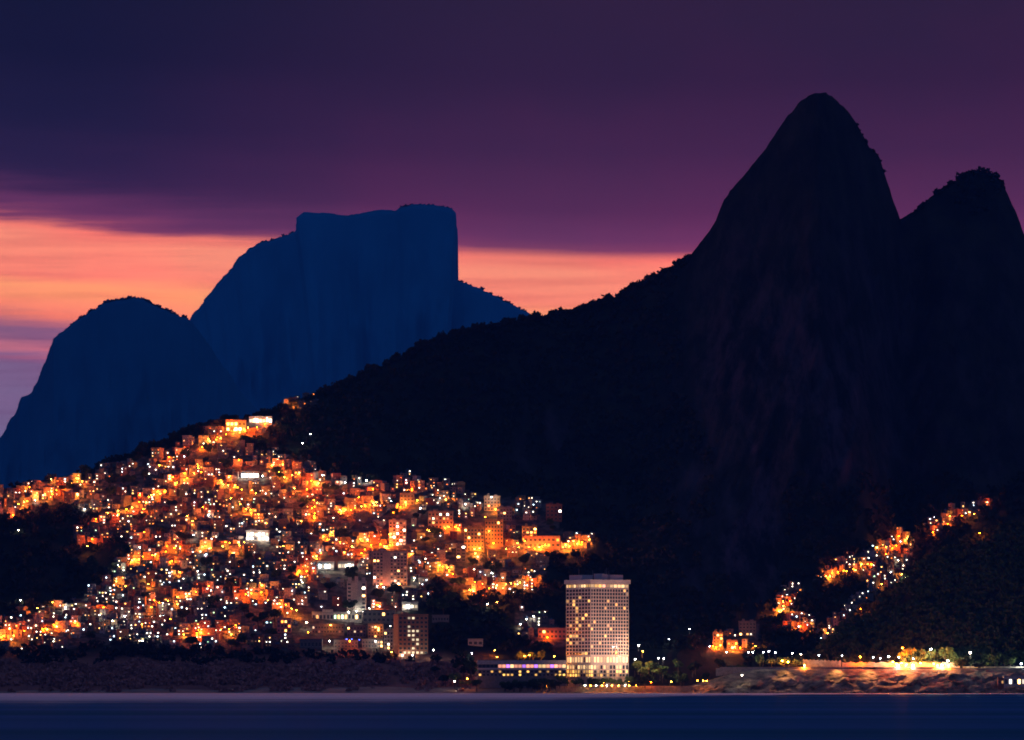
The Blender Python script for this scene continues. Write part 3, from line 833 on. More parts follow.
block('villa', 538, 566, 629, 639, 'pink', 2, 7, .15, 'orange-lit garden villa behind the hotel annexe', 'house', kinds=('warm', 'orange'), depth=10, roof=0)
block('villa', 739, 756, 622, 636, 'grey', 4, 5, .18, 'grey hamlet villa on stepped floors against the mountain', 'house', kinds=('warm', 'white'), depth=10)
block('villa', 713, 723, 633, 647, 'ochre', 4, 3, .4, 'slim orange-lit villa at the foot of the mountain', 'house', kinds=('warm', 'orange'), depth=8)
block('villa', 727, 738, 641, 650, 'brick', 2, 3, .4, 'squat brick villa between two hamlet lamps', 'house', kinds=('orange', 'warm'), depth=8)
block('pavilion', 1004, 1030, 677, 686.5, 'white', 1, 6, .3, 'white shore pavilion with a flat roof under the road', 'pavilion', kinds=('warm', 'white'), depth=9, roof=0, Y=4198)
block('carport', 998, 1004, 679, 685, 'brick', 1, 2, .5, 'small dark shed beside the white shore pavilion', 'shed', kinds=('warm',), depth=7, roof=0, Y=4199)
block('villa', 400, 414, 494, 505, 'grey', 3, 4, .05, 'plain grey house high on the slope below an orange lamp', 'house', depth=9, roof=1)
block('apartment_block', 484, 500, 497, 511, 'cream', 4, 5, .12, 'cream block with white roof lamps at the top of the slope', kinds=('warm', 'dim'), depth=10)
block('apartment_block', 497, 512, 508, 521, 'blue', 4, 5, .12, 'bluish block behind the taller orange-lit flats', kinds=('warm', 'dim'), depth=10)
block('apartment_block', 546, 562, 505, 521, 'brick', 4, 4, .05, 'dark brick block at the far edge of the town', depth=10)

BIG = [(398, 428, 615, 656), (373, 407, 551, 588), (346, 367, 578, 614), (463, 504, 520, 552), (427, 454, 511, 530), (388, 407, 520, 547), (455, 467, 544, 563), (521, 561, 526, 549), (245, 270, 530, 542),
       (317, 355, 561, 571), (248, 273, 415, 425), (225, 247, 420, 433), (240, 260, 471, 480), (298, 396, 610, 652), (276, 292, 618, 634), (401, 419, 602, 611), (467, 484, 639, 647), (427, 448, 614, 624),
       (537, 570, 628, 640), (738, 757, 621, 637), (712, 724, 632, 648), (726, 739, 640, 651), (399, 415, 493, 506), (483, 513, 496, 522), (545, 563, 504, 522)]


# ------------------------------------------------------------------ the hotel
def hotel():
    Y, th = 4222.0, math.radians(34)
    k = Y / F
    Wr, Wl = 38.8 * k / math.cos(th), 24.2 * k / math.sin(th)          # two faces meeting at the corner seen at x = 590.5
    base = P(590.6, 683, Y)
    o = empty('hotel_tower', base, th)
    zz = lambda py: (683 - py) * k
    T0, T1 = zz(655.2), zz(588.6)
    # local frame: right face along +x at y=0 (facing -y), left face along +y at x=0 (facing -x)
    fl = 19; fh = (T1 - T0) / fl
    b = MB(); b.box(.5, Wr - .5, .5, Wl - .5, T0, zz(583.5), M['hotel']); b.build('core', o)
    g = MB()
    for f in range(fl + 1):
        z = T0 + f * fh; g.box(0, Wr, 0, Wl, z - .44, z + .44, M['hotel'])
    nr, nl = 14, 8
    for j in range(nr + 1):
        x = Wr * j / nr; g.box(max(x - .34, .02), min(x + .34, Wr - .02), .02, .9, T0, T1, M['hotel'])
    for j in range(nl + 1):
        y = Wl * j / nl; g.box(.02, .9, max(y - .24, .95), min(y + .24, Wl - .02), T0, T1, M['hotel'])
    g.build('facade_grid', o)
    cells = [('r', f, j) for f in range(fl) for j in range(nr)] + [('l', f, j) for f in range(fl) for j in range(nl)]
    litc = {}
    for c in cells:
        s, f, j = c; p = .06 if s == 'r' else (.34 if j in (4, 5) else .16 if j > 1 else .10)
        if random.random() < p: litc[c] = random.choice(['w_yellow', 'w_yellow', 'w_yellow', 'w_yellow', 'w_soft'])
    dark = [c for c in cells if c not in litc]; random.shuffle(dark)
    single = dict(list(litc.items())[:96])
    for c in dark[:96 - len(single)]: single[c] = 'glass'
    rest = MB()

    def put(bm, c, m):
        s, f, j = c; z0 = T0 + f * fh + .46; z1 = T0 + (f + 1) * fh - .46
        if s == 'r': bm.box(Wr * j / nr + .36, Wr * (j + 1) / nr - .36, .38, .48, z0, z1, m)
        else: bm.box(.38, .48, Wl * j / nl + .26 if j else .95, Wl * (j + 1) / nl - .26, z0, z1, m)
    for c in cells:
        if c in single:
            w = MB(); put(w, c, M[single[c]]); w.build('window', o)
        else: put(rest, c, M['glass'])
    tag(rest.build('dark_windows', o), kind='stuff')
    # crown: lit top floor under a deep parapet
    for j in range(10):
        mm = M[random.choice(['w_yellow', 'w_yellow', 'w_soft', 'w_rose', 'w_dim'])]
        w = MB(); w.box(Wr * j / 10 + .36, Wr * (j + 1) / 10 - .36, .3, .4, zz(587.2), zz(584.4), mm); w.build('top_floor_window', o)
        mm = M[random.choice(['w_yellow', 'w_yellow', 'w_soft', 'w_dim'])]
        w = MB(); w.box(.3, .4, max(Wl * j / 10 + .36, .5), Wl * (j + 1) / 10 - .36, zz(587.2), zz(584.4), mm); w.build('top_floor_window', o)
    g = MB(); g.box(.12, Wr - .12, .12, Wl - .12, T1 + .43, zz(587.3), M['hotel']); g.box(.12, Wr - .12, .12, Wl - .12, zz(584.3), zz(583.55), M['hotel']); g.build('top_floor_spandrel', o)
    g = MB()
    for j in range(11): x = Wr * j / 10; g.box(x - .35 if j else .05, x + .35 if j < 10 else Wr - .05, .05, .29, T1 + .43, zz(583.6), M['hotel'])
    for j in range(11): y = Wl * j / 10; g.box(.05, .29, max(y - .35, .32), min(y + .35, Wl - .05), T1 + .43, zz(583.6), M['hotel'])
    g.build('top_floor_piers', o)
    b = MB(); b.box(-1.1, Wr + 1.1, -1.1, Wl + 1.1, zz(583.5), zz(579.4), M['hotel']); pp = b.build('parapet', o)
    for x0, x1, y0, y1, t in ((1, 12, 14, 33, 574.6), (13, 19, 2, 12, 574), (22, 35, 2, 14, 574.4), (20, 24, 14, 24, 573)):
        b = MB(); b.box(x0, x1, y0, y1, zz(579.4) + .003, zz(t), M['hotel']); b.build('plant_room', pp)
    for x, y, h in ((6, 26, 4), (12, 14, 3), (22, 10, 3.5), (25, 12, 5), (30, 16, 2.5)):
        b = MB(); b.tube([(x, y, zz(575)), (x, y, zz(573) + h)], [.22, .12], M['metal'], 6); b.build('antenna', pp)
    # podium: banquet floors with lit glazing between slabs, then columns down to the terrace
    pod = MB(); pod.box(1.2, Wr - 1.2, 1.2, Wl - 1.2, -6, T0 - .45, M['hotel']); pod.build('podium_core', o)
    s = MB()
    for py in (656.2, 663, 664.6, 669.6, 673.5, 677): s.box(.05, Wr - .05, .05, Wl - .05, zz(py) - .35, zz(py) + .35, M['hotel'])
    s.build('podium_slabs', o)
    for py0, py1, ratio, mt in ((662.4, 657, .92, 'w_soft'), (669, 665.2, .8, 'w_soft'), (672.9, 670.2, .6, 'w_yellow'), (676.5, 674, .35, 'w_yellow')):
        for s_, n, Ln in (('r', 12, Wr), ('l', 9, Wl)):
            for j in range(n):
                a0, a1 = Ln * j / n + .3, Ln * (j + 1) / n - .3
                w = MB(); mm = M[mt] if random.random() < ratio else M['glass']
                if s_ == 'r': w.box(a0, a1, 1.0, 1.15, zz(py0) + .05, zz(py1) - .05, mm)
                else: w.box(1.0, 1.15, max(a0, 1.3), a1, zz(py0) + .05, zz(py1) - .05, mm)
                w.build('podium_window', o)
    for j in range(13):
        c = MB(); x = Wr * j / 12; c.box(max(x - .3, .1), min(x + .3, Wr - .1), .1, .7, -6, T0 - .45, M['hotel']); c.build('column', o)
    for j in range(1, 10):
        c = MB(); y = Wl * j / 9; c.box(.1, .7, max(y - .3, .9), min(y + .3, Wl - .1), -6, T0 - .45, M['hotel']); c.build('column', o)
    return tag(o, 'tall white slab hotel tower with lit podium standing on the shore', 'hotel')


hotel()


def annexe():
    Y = 4226.0; k = Y / F; o = empty('hotel_annexe', P(478, 681, Y)); W = 88 * k; zz = lambda py: (681 - py) * k
    b = MB(); b.box(0, W, .6, 18, -6, zz(660), M['grey']); b.build('walls', o)
    b = MB(); b.box(-.6, W + .4, -.6, 18.5, zz(664.3), zz(660.4), M['white']); b.build('roof_fascia', o)
    b = MB(); b.box(-.4, W + .2, -.4, 18.3, zz(669.6), zz(667.9), M['hotel']); b.build('balcony_slab', o)
    n = 22
    for j in range(n):
        x0, x1 = W * j / n + .25, W * (j + 1) / n - .25
        m = M['w_violet'] if j in (7, 11, 14, 18) else M[random.choice(['w_rose', 'w_rose', 'w_soft'])] if j > 4 else M['glass']
        w = MB(); w.box(x0, x1, .42, .56, zz(667.7), zz(664.5), m); w.build('window', o)
        for py in (671.6, 674.8):
            w = MB(); w.box(x0 + .5, x1 - .5, .42, .56, zz(py + .9), zz(py - .9), M['w_yellow'] if random.random() < (.42 if j > 9 else .12) else M['glass']); w.build('window', o)
    return tag(o, 'long low hotel annexe with a pink and violet lit upper gallery', 'hotel annexe')


annexe()
# terrace parasols and low wall in front of the hotel
b = strip('terrace', 556, 700, 4207, 4209, 1, 6.6, M['wallstone'], 20)
tag(b.build('terrace_wall'), 'low pale terrace wall between the hotel garden and the beach', 'wall')

def on_slope(px, py):
    if px > 765 and py > hill_py(px) + 1: return float(hillY(px, py))
    return float(mainY(px, py))


# ------------------------------------------------------------------ houses
spots = []
cand = []
for poly, n in ((TOWN, 9000), (SPUR, 600), (STRAND, 700), (SPURFOOT, 300), (SPURNOOK, 200), (SPURTOP, 200), (UPTOWN, 60), (HAMLET, 60), (LOWTOWN, 60)):
    xs_ = [p[0] for p in poly]; ys_ = [p[1] for p in poly]
    for i in range(n):
        px, py = random.uniform(min(xs_), max(xs_)), random.uniform(min(ys_), max(ys_))
        if bool(inside(px, py, poly)) and not dark_spot(px, py - 2) and -12 < px < 1036: cand.append((px, py, poly))


def free(px, py, hw, up):
    return not any(px + hw > a and px - hw < c and py > b_ - 1 and py - up < d_ for a, c, b_, d_ in BIG)


def settle(dx, dy, limit, w0, w1):
    out = []
    for px, py, poly in cand:
        if len(out) >= limit: break
        small = poly is not TOWN
        kx, ky = (.72, .72) if small else (1, 1)
        if any(abs(px - a) < dx * kx and abs(py - b_) < dy * ky for a, b_, *_ in out + spots): continue
        w = random.uniform(w0, w1) * (.8 if small else 1)
        if not free(px, py, w * .55, 8): continue
        if not small and py > ridge_py(px) and py - ridge_py(px) < 3: continue
        out.append((px, py, w, small))
    return out


first = settle(9.6, 7.0, 300, 6.5, 10.5); spots += first
N_H = len(first)
for px, py, w, small in first:
    st = random.choices([1, 2, 3, 4], [.16, .44, .30, .10])[0]
    if small: st = random.choices([1, 2, 3], [.3, .5, .2])[0]
    WALLS.append((px, py, on_slope(px, py), w * .6, st * 2.9 / .87))
    house(px, py, on_slope(px, py), w, st, lit=.46, group='houses on the spur' if small else 'houses of the hillside town')
random.shuffle(cand)
fill = settle(4.3, 3.3, 1300, 4, 6.8)
fb = MB()
for px, py, w, small in fill:
    Y = on_slope(px, py) + 3; WALLS.append((px, py, Y, w * .6, 6)); lx, ly, lz = P(px, py, Y); rz = random.gauss(0, .4); o3 = (lx, ly, lz); st = random.choices([1, 2, 3], [.35, .45, .2])[0]; h = st * 2.8
    wl = M[random.choices(WALLK, WALLP)[0]]; d = random.uniform(5, 7)
    fb.box(-w / 2, w / 2, 0, d, -4, h, wl, rz, o3); fb.box(-w / 2 - .3, w / 2 + .3, -.4, d + .2, h + .002, h + .2, M['slab'], rz, o3)
    if random.random() < .5:
        fb.box(-w / 2 + .6, -w / 2 + 2, d * .5, d * .5 + 1.3, h + .202, h + 1.4, M['tank'], rz, o3)
    for s in range(st):
        n = 2 if w > 5.5 else 1
        for j in range(n):
            x = (j + .5) * w / n - w / 2 + random.uniform(-.3, .3); u = random.random()
            m = M['glass'] if u < .56 else M['w_dim'] if u < .68 else M['w_' + lit_kind(py)]
            ww = random.uniform(.32, .7); fb.box(x - ww, x + ww, -.06, -.002, s * 2.8 + 1.0, s * 2.8 + random.uniform(1.6, 2.1), m, rz, o3)
tag(fb.build('packed_small_houses'), 'dense mass of small lit houses packed between the larger ones', 'houses', kind='stuff')

# ------------------------------------------------------------------ lamps of the town, save the added facade lamps, read off the photograph
LO = [(30, 487, 1.6), (51, 479, 1), (77, 478, 1.3), (63, 483, .9), (53, 494, 1.2), (103, 471, 1), (159, 465, .8), (169, 457, .8), (182, 452, .6), (184, 473, 1), (174, 477, 1), (198, 468, 1), (188, 478, 1), (149, 497, 1),
      (158, 491, 1), (161, 498, 1), (140, 495, .8), (24, 502, .8), (78, 495, 1), (13, 515, 1.2), (118, 514, 1.3), (143, 509, 1), (188, 516, 1.8), (192, 521, 1.2), (92, 539, 1), (88, 546, .6), (145, 532, .9), (155, 555, 1.2),
      (169, 545, 1.4), (175, 548, 1), (178, 534, .8), (179, 572, 1.3), (172, 561, 1), (132, 560, 1.2), (116, 581, 1.1), (149, 584, 1.2), (193, 590, 1.6), (125, 586, .7), (53, 602, .7), (38, 608, .8), (75, 623, .8), (48, 629, 1.2),
      (9, 629, 1.3), (1, 637, 1.2), (15, 625, 1), (104, 607, .7), (155, 600, .9), (178, 604, .8), (170, 619, .7), (142, 624, .7), (197, 635, 1), (230, 424, 1.4), (235, 430, 1.4), (209, 439, 1.7), (202, 447, 1.5), (217, 437, 1.1),
      (198, 466, .9), (239, 460, .9), (230, 476, 1), (222, 482, 1.4), (228, 485, 1.2), (276, 461, 1.2), (283, 464, 1.5), (298, 474, 1.2), (285, 477, .7), (319, 483, 1.6), (307, 489, 1.3), (295, 488, .8), (261, 500, 1.2),
      (252, 490, .7), (314, 500, 1), (312, 508, 1.2), (315, 516, .9), (341, 511, 1.5), (359, 497, 1.5), (374, 503, 1.5), (373, 489, 1), (301, 521, 1.3), (251, 513, 1.3), (366, 506, .7), (352, 510, .7), (286, 404, .9), (292, 405, 1.2),
      (203, 507, .7), (217, 545, 1.2), (225, 542, 1), (239, 545, 1.5), (232, 553, 1.3), (284, 546, .9), (317, 556, 1.8), (309, 564, 1.8), (307, 571, 1.3), (362, 553, 1), (372, 545, .9), (331, 532, 1), (209, 586, .8),
      (251, 593, 1.4), (262, 585, 1.3), (261, 592, 1.1), (297, 610, 1.8), (236, 625, .9), (199, 630, .9), (229, 629, .9), (232, 634, .9), (378, 605, .9), (267, 523, .8), (406, 475, 1), (412, 489, 1.1), (375, 505, 1), (406, 502, 1.1),
      (372, 535, 1.1), (389, 534, 1.4), (385, 546, 1.1), (411, 554, 1.2), (429, 531, 1.3), (456, 527, 1.8), (440, 565, 3.2), (449, 570, 1.5), (476, 553, 1.4), (495, 509, 1.3), (485, 517, 1), (517, 543, 2.4), (539, 547, 1.6), (545, 545, 1.2),
      (525, 541, 1), (516, 584, 2.2), (532, 581, 2.2), (496, 585, 1.2), (478, 585, 1.3), (475, 582, 1), (470, 590, 1.6), (446, 499, .8), (573, 541, 1.6), (582, 542, 1.4), (566, 545, .9), (497, 602, .9), (548, 637, 1.0), (345, 552, .8),
      (985, 502, .7), (974, 514, .6), (950, 516, 1), (933, 532, .9), (909, 538, 1.3), (898, 536, 1), (885, 554, 1), (907, 555, 1.4), (871, 564, .9), (855, 570, 1.2), (863, 574, .8), (846, 571, .8), (830, 576, 1.1), (902, 574, .7),
      (790, 601, 1.3), (783, 601, 1.1), (799, 592, 1), (779, 611, 1.1), (809, 625, 1.4), (828, 633, 1.2), (798, 623, .9), (721, 645, 1), (733, 647, .9), (755, 649, .7), (861, 609, .8), (882, 584, .5), (980, 533, .3), (877, 547, .8), (892, 548, .8)]
LS = []
for a, b_, n in (((205, 444), (268, 421), 9), ((296, 575), (322, 552), 6), ((316, 498), (312, 522), 4), ((216, 480), (256, 493), 6), ((128, 562), (186, 544), 8), ((96, 518), (150, 500), 7), ((150, 498), (204, 468), 8), ((18, 504), (84, 478), 9),
                 ((466, 592), (524, 583), 8), ((436, 560), (458, 576), 4), ((505, 548), (548, 547), 6), ((198, 548), (248, 541), 7), ((246, 595), (302, 609), 6), ((0, 637), (62, 624), 8), ((228, 498), (264, 517), 5), ((338, 513), (382, 499), 6),
                 ((270, 466), (322, 486), 7), ((360, 540), (398, 548), 5), ((425, 530), (460, 527), 5), ((560, 546), (590, 541), 4), ((182, 634), (240, 626), 6), ((150, 606), (200, 590), 6), ((776, 614), (800, 590), 6), ((782, 620), (812, 628), 5),
                 ((822, 578), (870, 562), 7), ((872, 556), (912, 536), 7), ((936, 530), (988, 503), 6), ((706, 648), (758, 646), 5), ((390, 512), (420, 500), 4), ((320, 535), (366, 552), 6)):
    for i in range(n):
        t = (i + random.random() * .8) / n
        LS.append((a[0] + (b_[0] - a[0]) * t + random.uniform(-2, 2), a[1] + (b_[1] - a[1]) * t + random.uniform(-2, 2), random.uniform(.4, 1.1)))
LW = [(356, 611, .9), (349, 612, .6), (363, 611, .7), (377, 586, .6), (395, 586, .6), (413, 655, .6), (403, 655, .4), (384, 587, .8), (330, 641, .9), (375, 641, .8), (306, 622, .7), (352, 623, .6), (390, 626, .5), (66, 607, 1.2), (84, 509, 1.2), (113, 594, .6), (163, 603, 1.1), (112, 621, 1), (143, 641, .7), (198, 571, 1.2), (249, 535, 1.2), (257, 535, 1.6), (265, 537, 1.4), (243, 476, .9), (251, 476, 1), (263, 476, .6), (325, 567, .9), (346, 566, .8),  # leading entries are lamps added to brighten turrets, block fronts and school
      (303, 582, .5), (407, 607, .7), (209, 515, .9), (194, 535, .5), (140, 547, .6), (118, 565, .8), (100, 615, .6), (125, 616, .7), (90, 597, .5), (267, 418, 1.0), (255, 419, 1.2), (491, 497, 1.0), (395, 512, .4), (420, 508, .6), (415, 578, .6), (370, 608, .6),
      (440, 498, .5), (465, 504, .6), (480, 503, .5), (345, 482, .5), (366, 481, .5), (323, 475, .5), (310, 434, .4), (303, 443, .4), (520, 624, .6), (527, 619, .6), (533, 616, .6), (487, 604, .7), (690, 629, .25), (433, 650, .6), (320, 550, .6),
      (890, 572, .6), (905, 577, .5), (898, 560, .4), (211, 590, .5), (20, 600, .5), (18, 530, .4), (292, 545, .4)]
LC = [(669, 639, .7), (709, 646, .6), (727, 652, .5), (472, 653, .5), (481, 670, .5), (36, 500, .4), (205, 555, .5), (392, 501, .6), (366, 480, .4), (492, 573, .5), (205, 600, .4)]
LO += [(413, 656, .45), (349, 641, .35), (379, 628, .3), (392, 652, .35), (330, 625, .3), (308, 632, .4), (381, 584, .45), (399, 584, .45), (474, 549, 1.6), (494, 543, 1.8), (480, 548, 1.4), (489, 531, .8)]  # lamps added to light the fronts of the larger blocks
LB = [(347, 639, 1), (352, 639, 1), (359, 639.5, .9)]


alley = MB()
for lst, kd in ((LO, 'orange'), (LW, 'white'), (LC, 'cool'), (LB, 'blue'), (LS, 'alley')):
    for px, py, pw in lst:
        h = random.uniform(4.5, 7.5); bp = py + h / .87
        k = kd if kd not in ('orange', 'alley') else 'orange' if random.random() < .55 else 'amber'
        Y = on_slope(px, bp) - 5.0; h += 2.2
        if kd == 'blue': Y = 4296
        near = sorted((abs(px - a) / hw + abs(py - (b_ - hh_ * .55)) / hh_, yy, b_) for a, b_, yy, hw, hh_ in WALLS if abs(px - a) < hw + 1.5 and b_ - hh_ - 2 < py < b_ + 2)
        if near and kd != 'blue':                                  # stands a few steps from the wall it lights
            _, yy, b_ = near[0]
            far_off = random.random() < .25; off = random.uniform(7, 10) if far_off else random.uniform(2.8, 5.2)
            Y = yy - off; h = (b_ - py) * .87 + off * .45; pw = pw * (1.5 if far_off else .92)
        hh = min(max(round(h * 2) / 2, 3), 11); x, y, z = P(px, py, Y)
        if kd == 'alley':                                          # the dense strings of alley lights nobody would count
            alley.tube([(x, y, z - hh), (x, y, z - .3)], [.09, .07], M['pole'], 5); alley.tube([(x, y, z - .3), (x, y - .9, z)], [.05, .05], M['pole'], 5)
            alley.ball((x, y - 1.2, z - .15), .42, M['lamp_' + k], 8, 5, .75)
            d = bpy.data.lights.new('alley_light', 'POINT'); d.color = LAMPCOL[k]; d.energy = LAMP_W[k] * pw; d.shadow_soft_size = .3
            l = bpy.data.objects.new('alley_light', d); C.objects.link(l); l.location = (x, y - 1.2, z - .95)
        else: street_lamp((x, y, z - hh), k, hh, pw, rz=random.uniform(-.5, .5))
tag(alley.build('alley_lamps'), 'dense strings of small orange alley lamps between the houses', 'alley lamps', kind='stuff')

# lamps along the coast road
RL = [(748, 652, 'cool', .35), (753, 652, 'cool', .3), (763, 652, 'cool', .35), (769, 651, 'cool', .35), (775, 652.5, 'cool', .4), (792, 653, 'white', .5), (801, 654, 'white', .4), (819, 655, 'cool', .4), (842, 655.6, 'cool', .45),
      (860, 656.6, 'orange', 2.2), (873, 657, 'cool', .4), (880, 658, 'cool', .4), (889, 656.6, 'white', 1.6), (899, 657, 'white', .7), (902, 647.7, 'orange', 6), (913, 658.5, 'white', .8), (931, 649, 'white', 5),
      (948, 660.5, 'white', 2), (970.5, 652.5, 'white', 5), (1021, 663.5, 'cool', 3)]
for i, (px, py, k, pw) in enumerate(RL):
    Y = 4247.5; x, y, z = P(px, py, Y); h = z - ROAD_Z; h = round(h * 2) / 2
    street_lamp((x, y, z - h), k, h, pw * (1.4 if k != 'orange' else 2.0), r=.8 if pw > 1.5 else .5, group='street lamps along the coast road', rz=random.uniform(-.3, .3))
# lanterns of the lit lookout beside the road
for px, py, k, pw in [(782, 660.5, 'amber', .9), (788.6, 662, 'amber', .9), (804, 665, 'amber', .6), (892, 662, 'amber', .8), (896, 663.5, 'amber', .7), (902, 663, 'amber', .8), (907, 664, 'amber', .8), (920, 663, 'amber', .9), (933, 663.5, 'amber', .8),
                      (905, 668, 'amber', .7), (912, 669, 'white', .6), (938, 669.5, 'amber', .7), (942, 670, 'white', .6), (948, 665, 'amber', .7), (898, 669, 'white', .6)]:
    Y = 4238.4 if py > 664.5 else 4247.5; x, y, z = P(px, py, Y); h = max(2.5, round((z - ROAD_Z) * 2) / 2)
    street_lamp((x, y, ROAD_Z), k, h, pw * 1.8, r=.8, group='lanterns of the lit lookout', rz=random.uniform(-.5, .5))
# hotel garden and beachfront lamps
for px, py, k, pw in [(638, 645, 'white', 1.6), (634, 659, 'white', .6), (642, 651, 'amber', .7), (658, 658, 'white', .5), (663, 658, 'white', .6), (670, 681.5, 'amber', .5), (645.6, 682, 'amber', .5), (651.5, 682, 'orange', .5), (698.5, 680.5, 'amber', .35),
                      (703, 680.5, 'amber', .35), (707, 680.5, 'amber', .35), (554.5, 656, 'amber', 1.0), (547.6, 686, 'amber', .6), (494, 650, 'amber', .5), (496, 657, 'amber', .5), (466, 678.5, 'amber', .9), (456, 681, 'white', .5), (523, 656, 'amber', .8), (530, 655, 'amber', .9),
                      (743, 675, 'white', .3), (589, 682, 'amber', .4), (603, 682.5, 'amber', .4), (617, 682, 'white', .4), (630, 681, 'amber', .4), (572, 682, 'amber', .4)]:
    h = 4.5; Y = float(mainY(px, min(py + 6, 690))) if py < 665 else 4206.0
    if 560 < px < 640 and py > 676: Y = 4204
    if 630 < px < 668 and py < 665: Y = 4230; pw = pw * 3
    if 515 < px < 560 and py < 665: Y = 4255
    if px < 470: Y = 4217
    x, y, z = P(px, py, Y)
    if py >= 665: z0 = max(2.0, z - h); h = max(2.5, round((z - z0) * 2) / 2)
    street_lamp((x, y, z - h), k, h, pw * (.16 if py > 676 else 1.2), group='lamps in the hotel garden and on the beach')


for px in np.arange(585, 640, 5.6):
    x, y, z = P(px + random.uniform(-1, 1), 685, 4203.5); street_lamp((x, y, 4.6), random.choice(['amber', 'amber', 'white']), 2.5, .03, group='low lanterns along the hotel terrace', rz=0)


def added_floodlight(px, Y, z, target, energy, col, label, size=55, H=3.6):
    fwd = .5 if target[1] > Y else -.6
    o = empty('added_floodlight', ((px - HX) / F * Y, Y, z))
    b = MB(); b.tube([(0, 0, -3), (0, 0, H)], [.12, .09], M['pole'], 7); b.build('pole', o)
    b = MB(); b.box(-.45, .45, -.25, .2, H, H + .6, M['metal']); b.build('housing', o)
    b = MB(); b.box(-.4, .4, .21, .25, H + .05, H + .55, M['lamp_amber']); b.build('lens', o)
    d = bpy.data.lights.new('added_flood_beam', 'SPOT'); d.energy = energy; d.color = col; d.spot_size = math.radians(size); d.spot_blend = 1; d.shadow_soft_size = .3
    l = bpy.data.objects.new('added_flood_beam', d); C.objects.link(l); l.parent = o; l.location = (0, fwd, H + .3)
    import mathutils
    v = mathutils.Vector(target) - mathutils.Vector((o.location.x, o.location.y + fwd, o.location.z + H + .3))
    l.rotation_euler = v.to_track_quat('-Z', 'Y').to_euler()
    tag(o, label, 'added_floodlight', 'added floodlights on the shore')


for px, Y, tx, tz, e, sz, what in ((620, 4158, 612, 54, 330000, 75, 'the wide hotel face'), (566, 4163, 578, 58, 95000, 70, 'the narrow hotel face')):  # two posts added only to brighten the hotel faces
    added_floodlight(px, Y, .3, ((tx - HX) / F * 4228, 4228, tz), e, (1, .55, .40), 'added slim lamp post in the shallows aimed at ' + what, sz)
for px, ty, tz, e, what in ((906, 4207, 3, 170000, 'the pale rocks below the lookout'), (838, 4214, 6, 110000, 'the rock shoulder below the tall wall'), (870, 4206, 2, 130000, 'the slanting rocks below the small tree'), (786, 4208, 3, 80000, 'the scrubby rocks near the hamlet')):  # four masts added to light the shore rocks
    added_floodlight(px, 4237.8, ROAD_Z, ((px - 2 - HX) / F * ty, ty, tz), e, (1, .42, .13), 'added lamp mast by the road aimed down at ' + what, 54, 8.6)

# ------------------------------------------------------------------ trees one can tell apart
for a, b_, c, d_ in DARK:
    n = max(2, int(c * d_ / 38))
    for i in range(n):
        t = random.uniform(0, 6.28); r = math.sqrt(random.random())
        px, py = a + c * .75 * r * math.cos(t), b_ + d_ * .55 * r * math.sin(t) + 4
        tree(px, py, on_slope(px, min(py, 690)) - 2, random.uniform(.8, 1.25))
tree(962.5, 674, 4243, 1.35, 3, 'large round tree standing before the coast road, a lamp behind it', group='trees on the headland', z=ROAD_Z - 4)
tree(978.5, 674, 4243, 1.3, 6, 'wide round tree just along the road from its larger twin', group='trees on the headland', z=ROAD_Z - 4)
tree(873, 673, 4237, .8, 4, 'small rounded tree on the seaward edge of the coast road', group='trees on the headland', z=ROAD_Z - 4)
for px, sc in ((903, 1.2), (910, 1.3), (918, 1.15), (926, 1.25), (937, 1.1), (944, 1.2), (890, 1.0), (952, 1.1), (986, .9), (995, 1.0), (1003, .9), (1011, 1.0), (796, .9), (803, .8), (784, .9), (772, .8), (760, .9)):
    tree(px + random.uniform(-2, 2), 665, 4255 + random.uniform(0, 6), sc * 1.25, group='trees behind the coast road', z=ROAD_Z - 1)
for i in range(22):                                                # bushes draping the top of the long wall
    px = random.uniform(838, 962); tree(px, 662, 4252.6, random.uniform(.30, .5), group='bushes behind the coast road wall', z=ROAD_Z + random.uniform(1.5, 4.2))
for i in range(95):                                                # garden belt around the hotel and along the shore
    px = random.uniform(432, 745)
    if 556 < px < 632: continue
    if 474 < px < 560: Y = 4206 + random.uniform(0, 10); zb = 2 + random.uniform(-1, 1.5); s = random.uniform(.7, 1.05)
    else: Y = 4232 + random.uniform(0, 60); zb = CAM + (HY - random.uniform(668, 688)) / F * Y - 2; s = random.uniform(.8, 1.2)
    tree(px, 680, Y, s, group='trees of the hotel garden', z=zb)
for px, Y, zb in ((643, 4232, 14), (649, 4240, 17), (655, 4236, 15), (638, 4250, 18), (660, 4242, 13), (524, 4262, 27), (533, 4264, 27), (518, 4260, 26), (541, 4262, 26), (462, 4225, 6), (470, 4226, 5), (455, 4228, 5)):
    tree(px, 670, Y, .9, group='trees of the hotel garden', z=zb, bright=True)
for i in range(44):                                                # palms and shrubs at the foot of the hotel
    px = random.uniform(556, 650); tree(px, 684, 4202.5 + random.uniform(-1, 2), random.uniform(.4, .75), group='shrubs on the hotel terrace', z=6)

# ------------------------------------------------------------------ the forest on the slopes: one mass
pts = []


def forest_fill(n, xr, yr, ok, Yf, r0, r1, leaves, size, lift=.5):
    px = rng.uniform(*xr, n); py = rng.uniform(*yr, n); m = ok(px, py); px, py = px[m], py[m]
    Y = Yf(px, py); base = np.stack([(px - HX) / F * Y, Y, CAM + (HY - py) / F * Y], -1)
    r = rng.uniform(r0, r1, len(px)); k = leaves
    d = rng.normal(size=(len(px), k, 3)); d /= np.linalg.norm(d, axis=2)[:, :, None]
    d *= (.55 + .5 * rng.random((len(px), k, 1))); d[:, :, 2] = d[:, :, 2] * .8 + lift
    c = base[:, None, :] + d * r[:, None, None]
    pts.append((c.reshape(-1, 3), np.repeat(size * r / r0, k)))


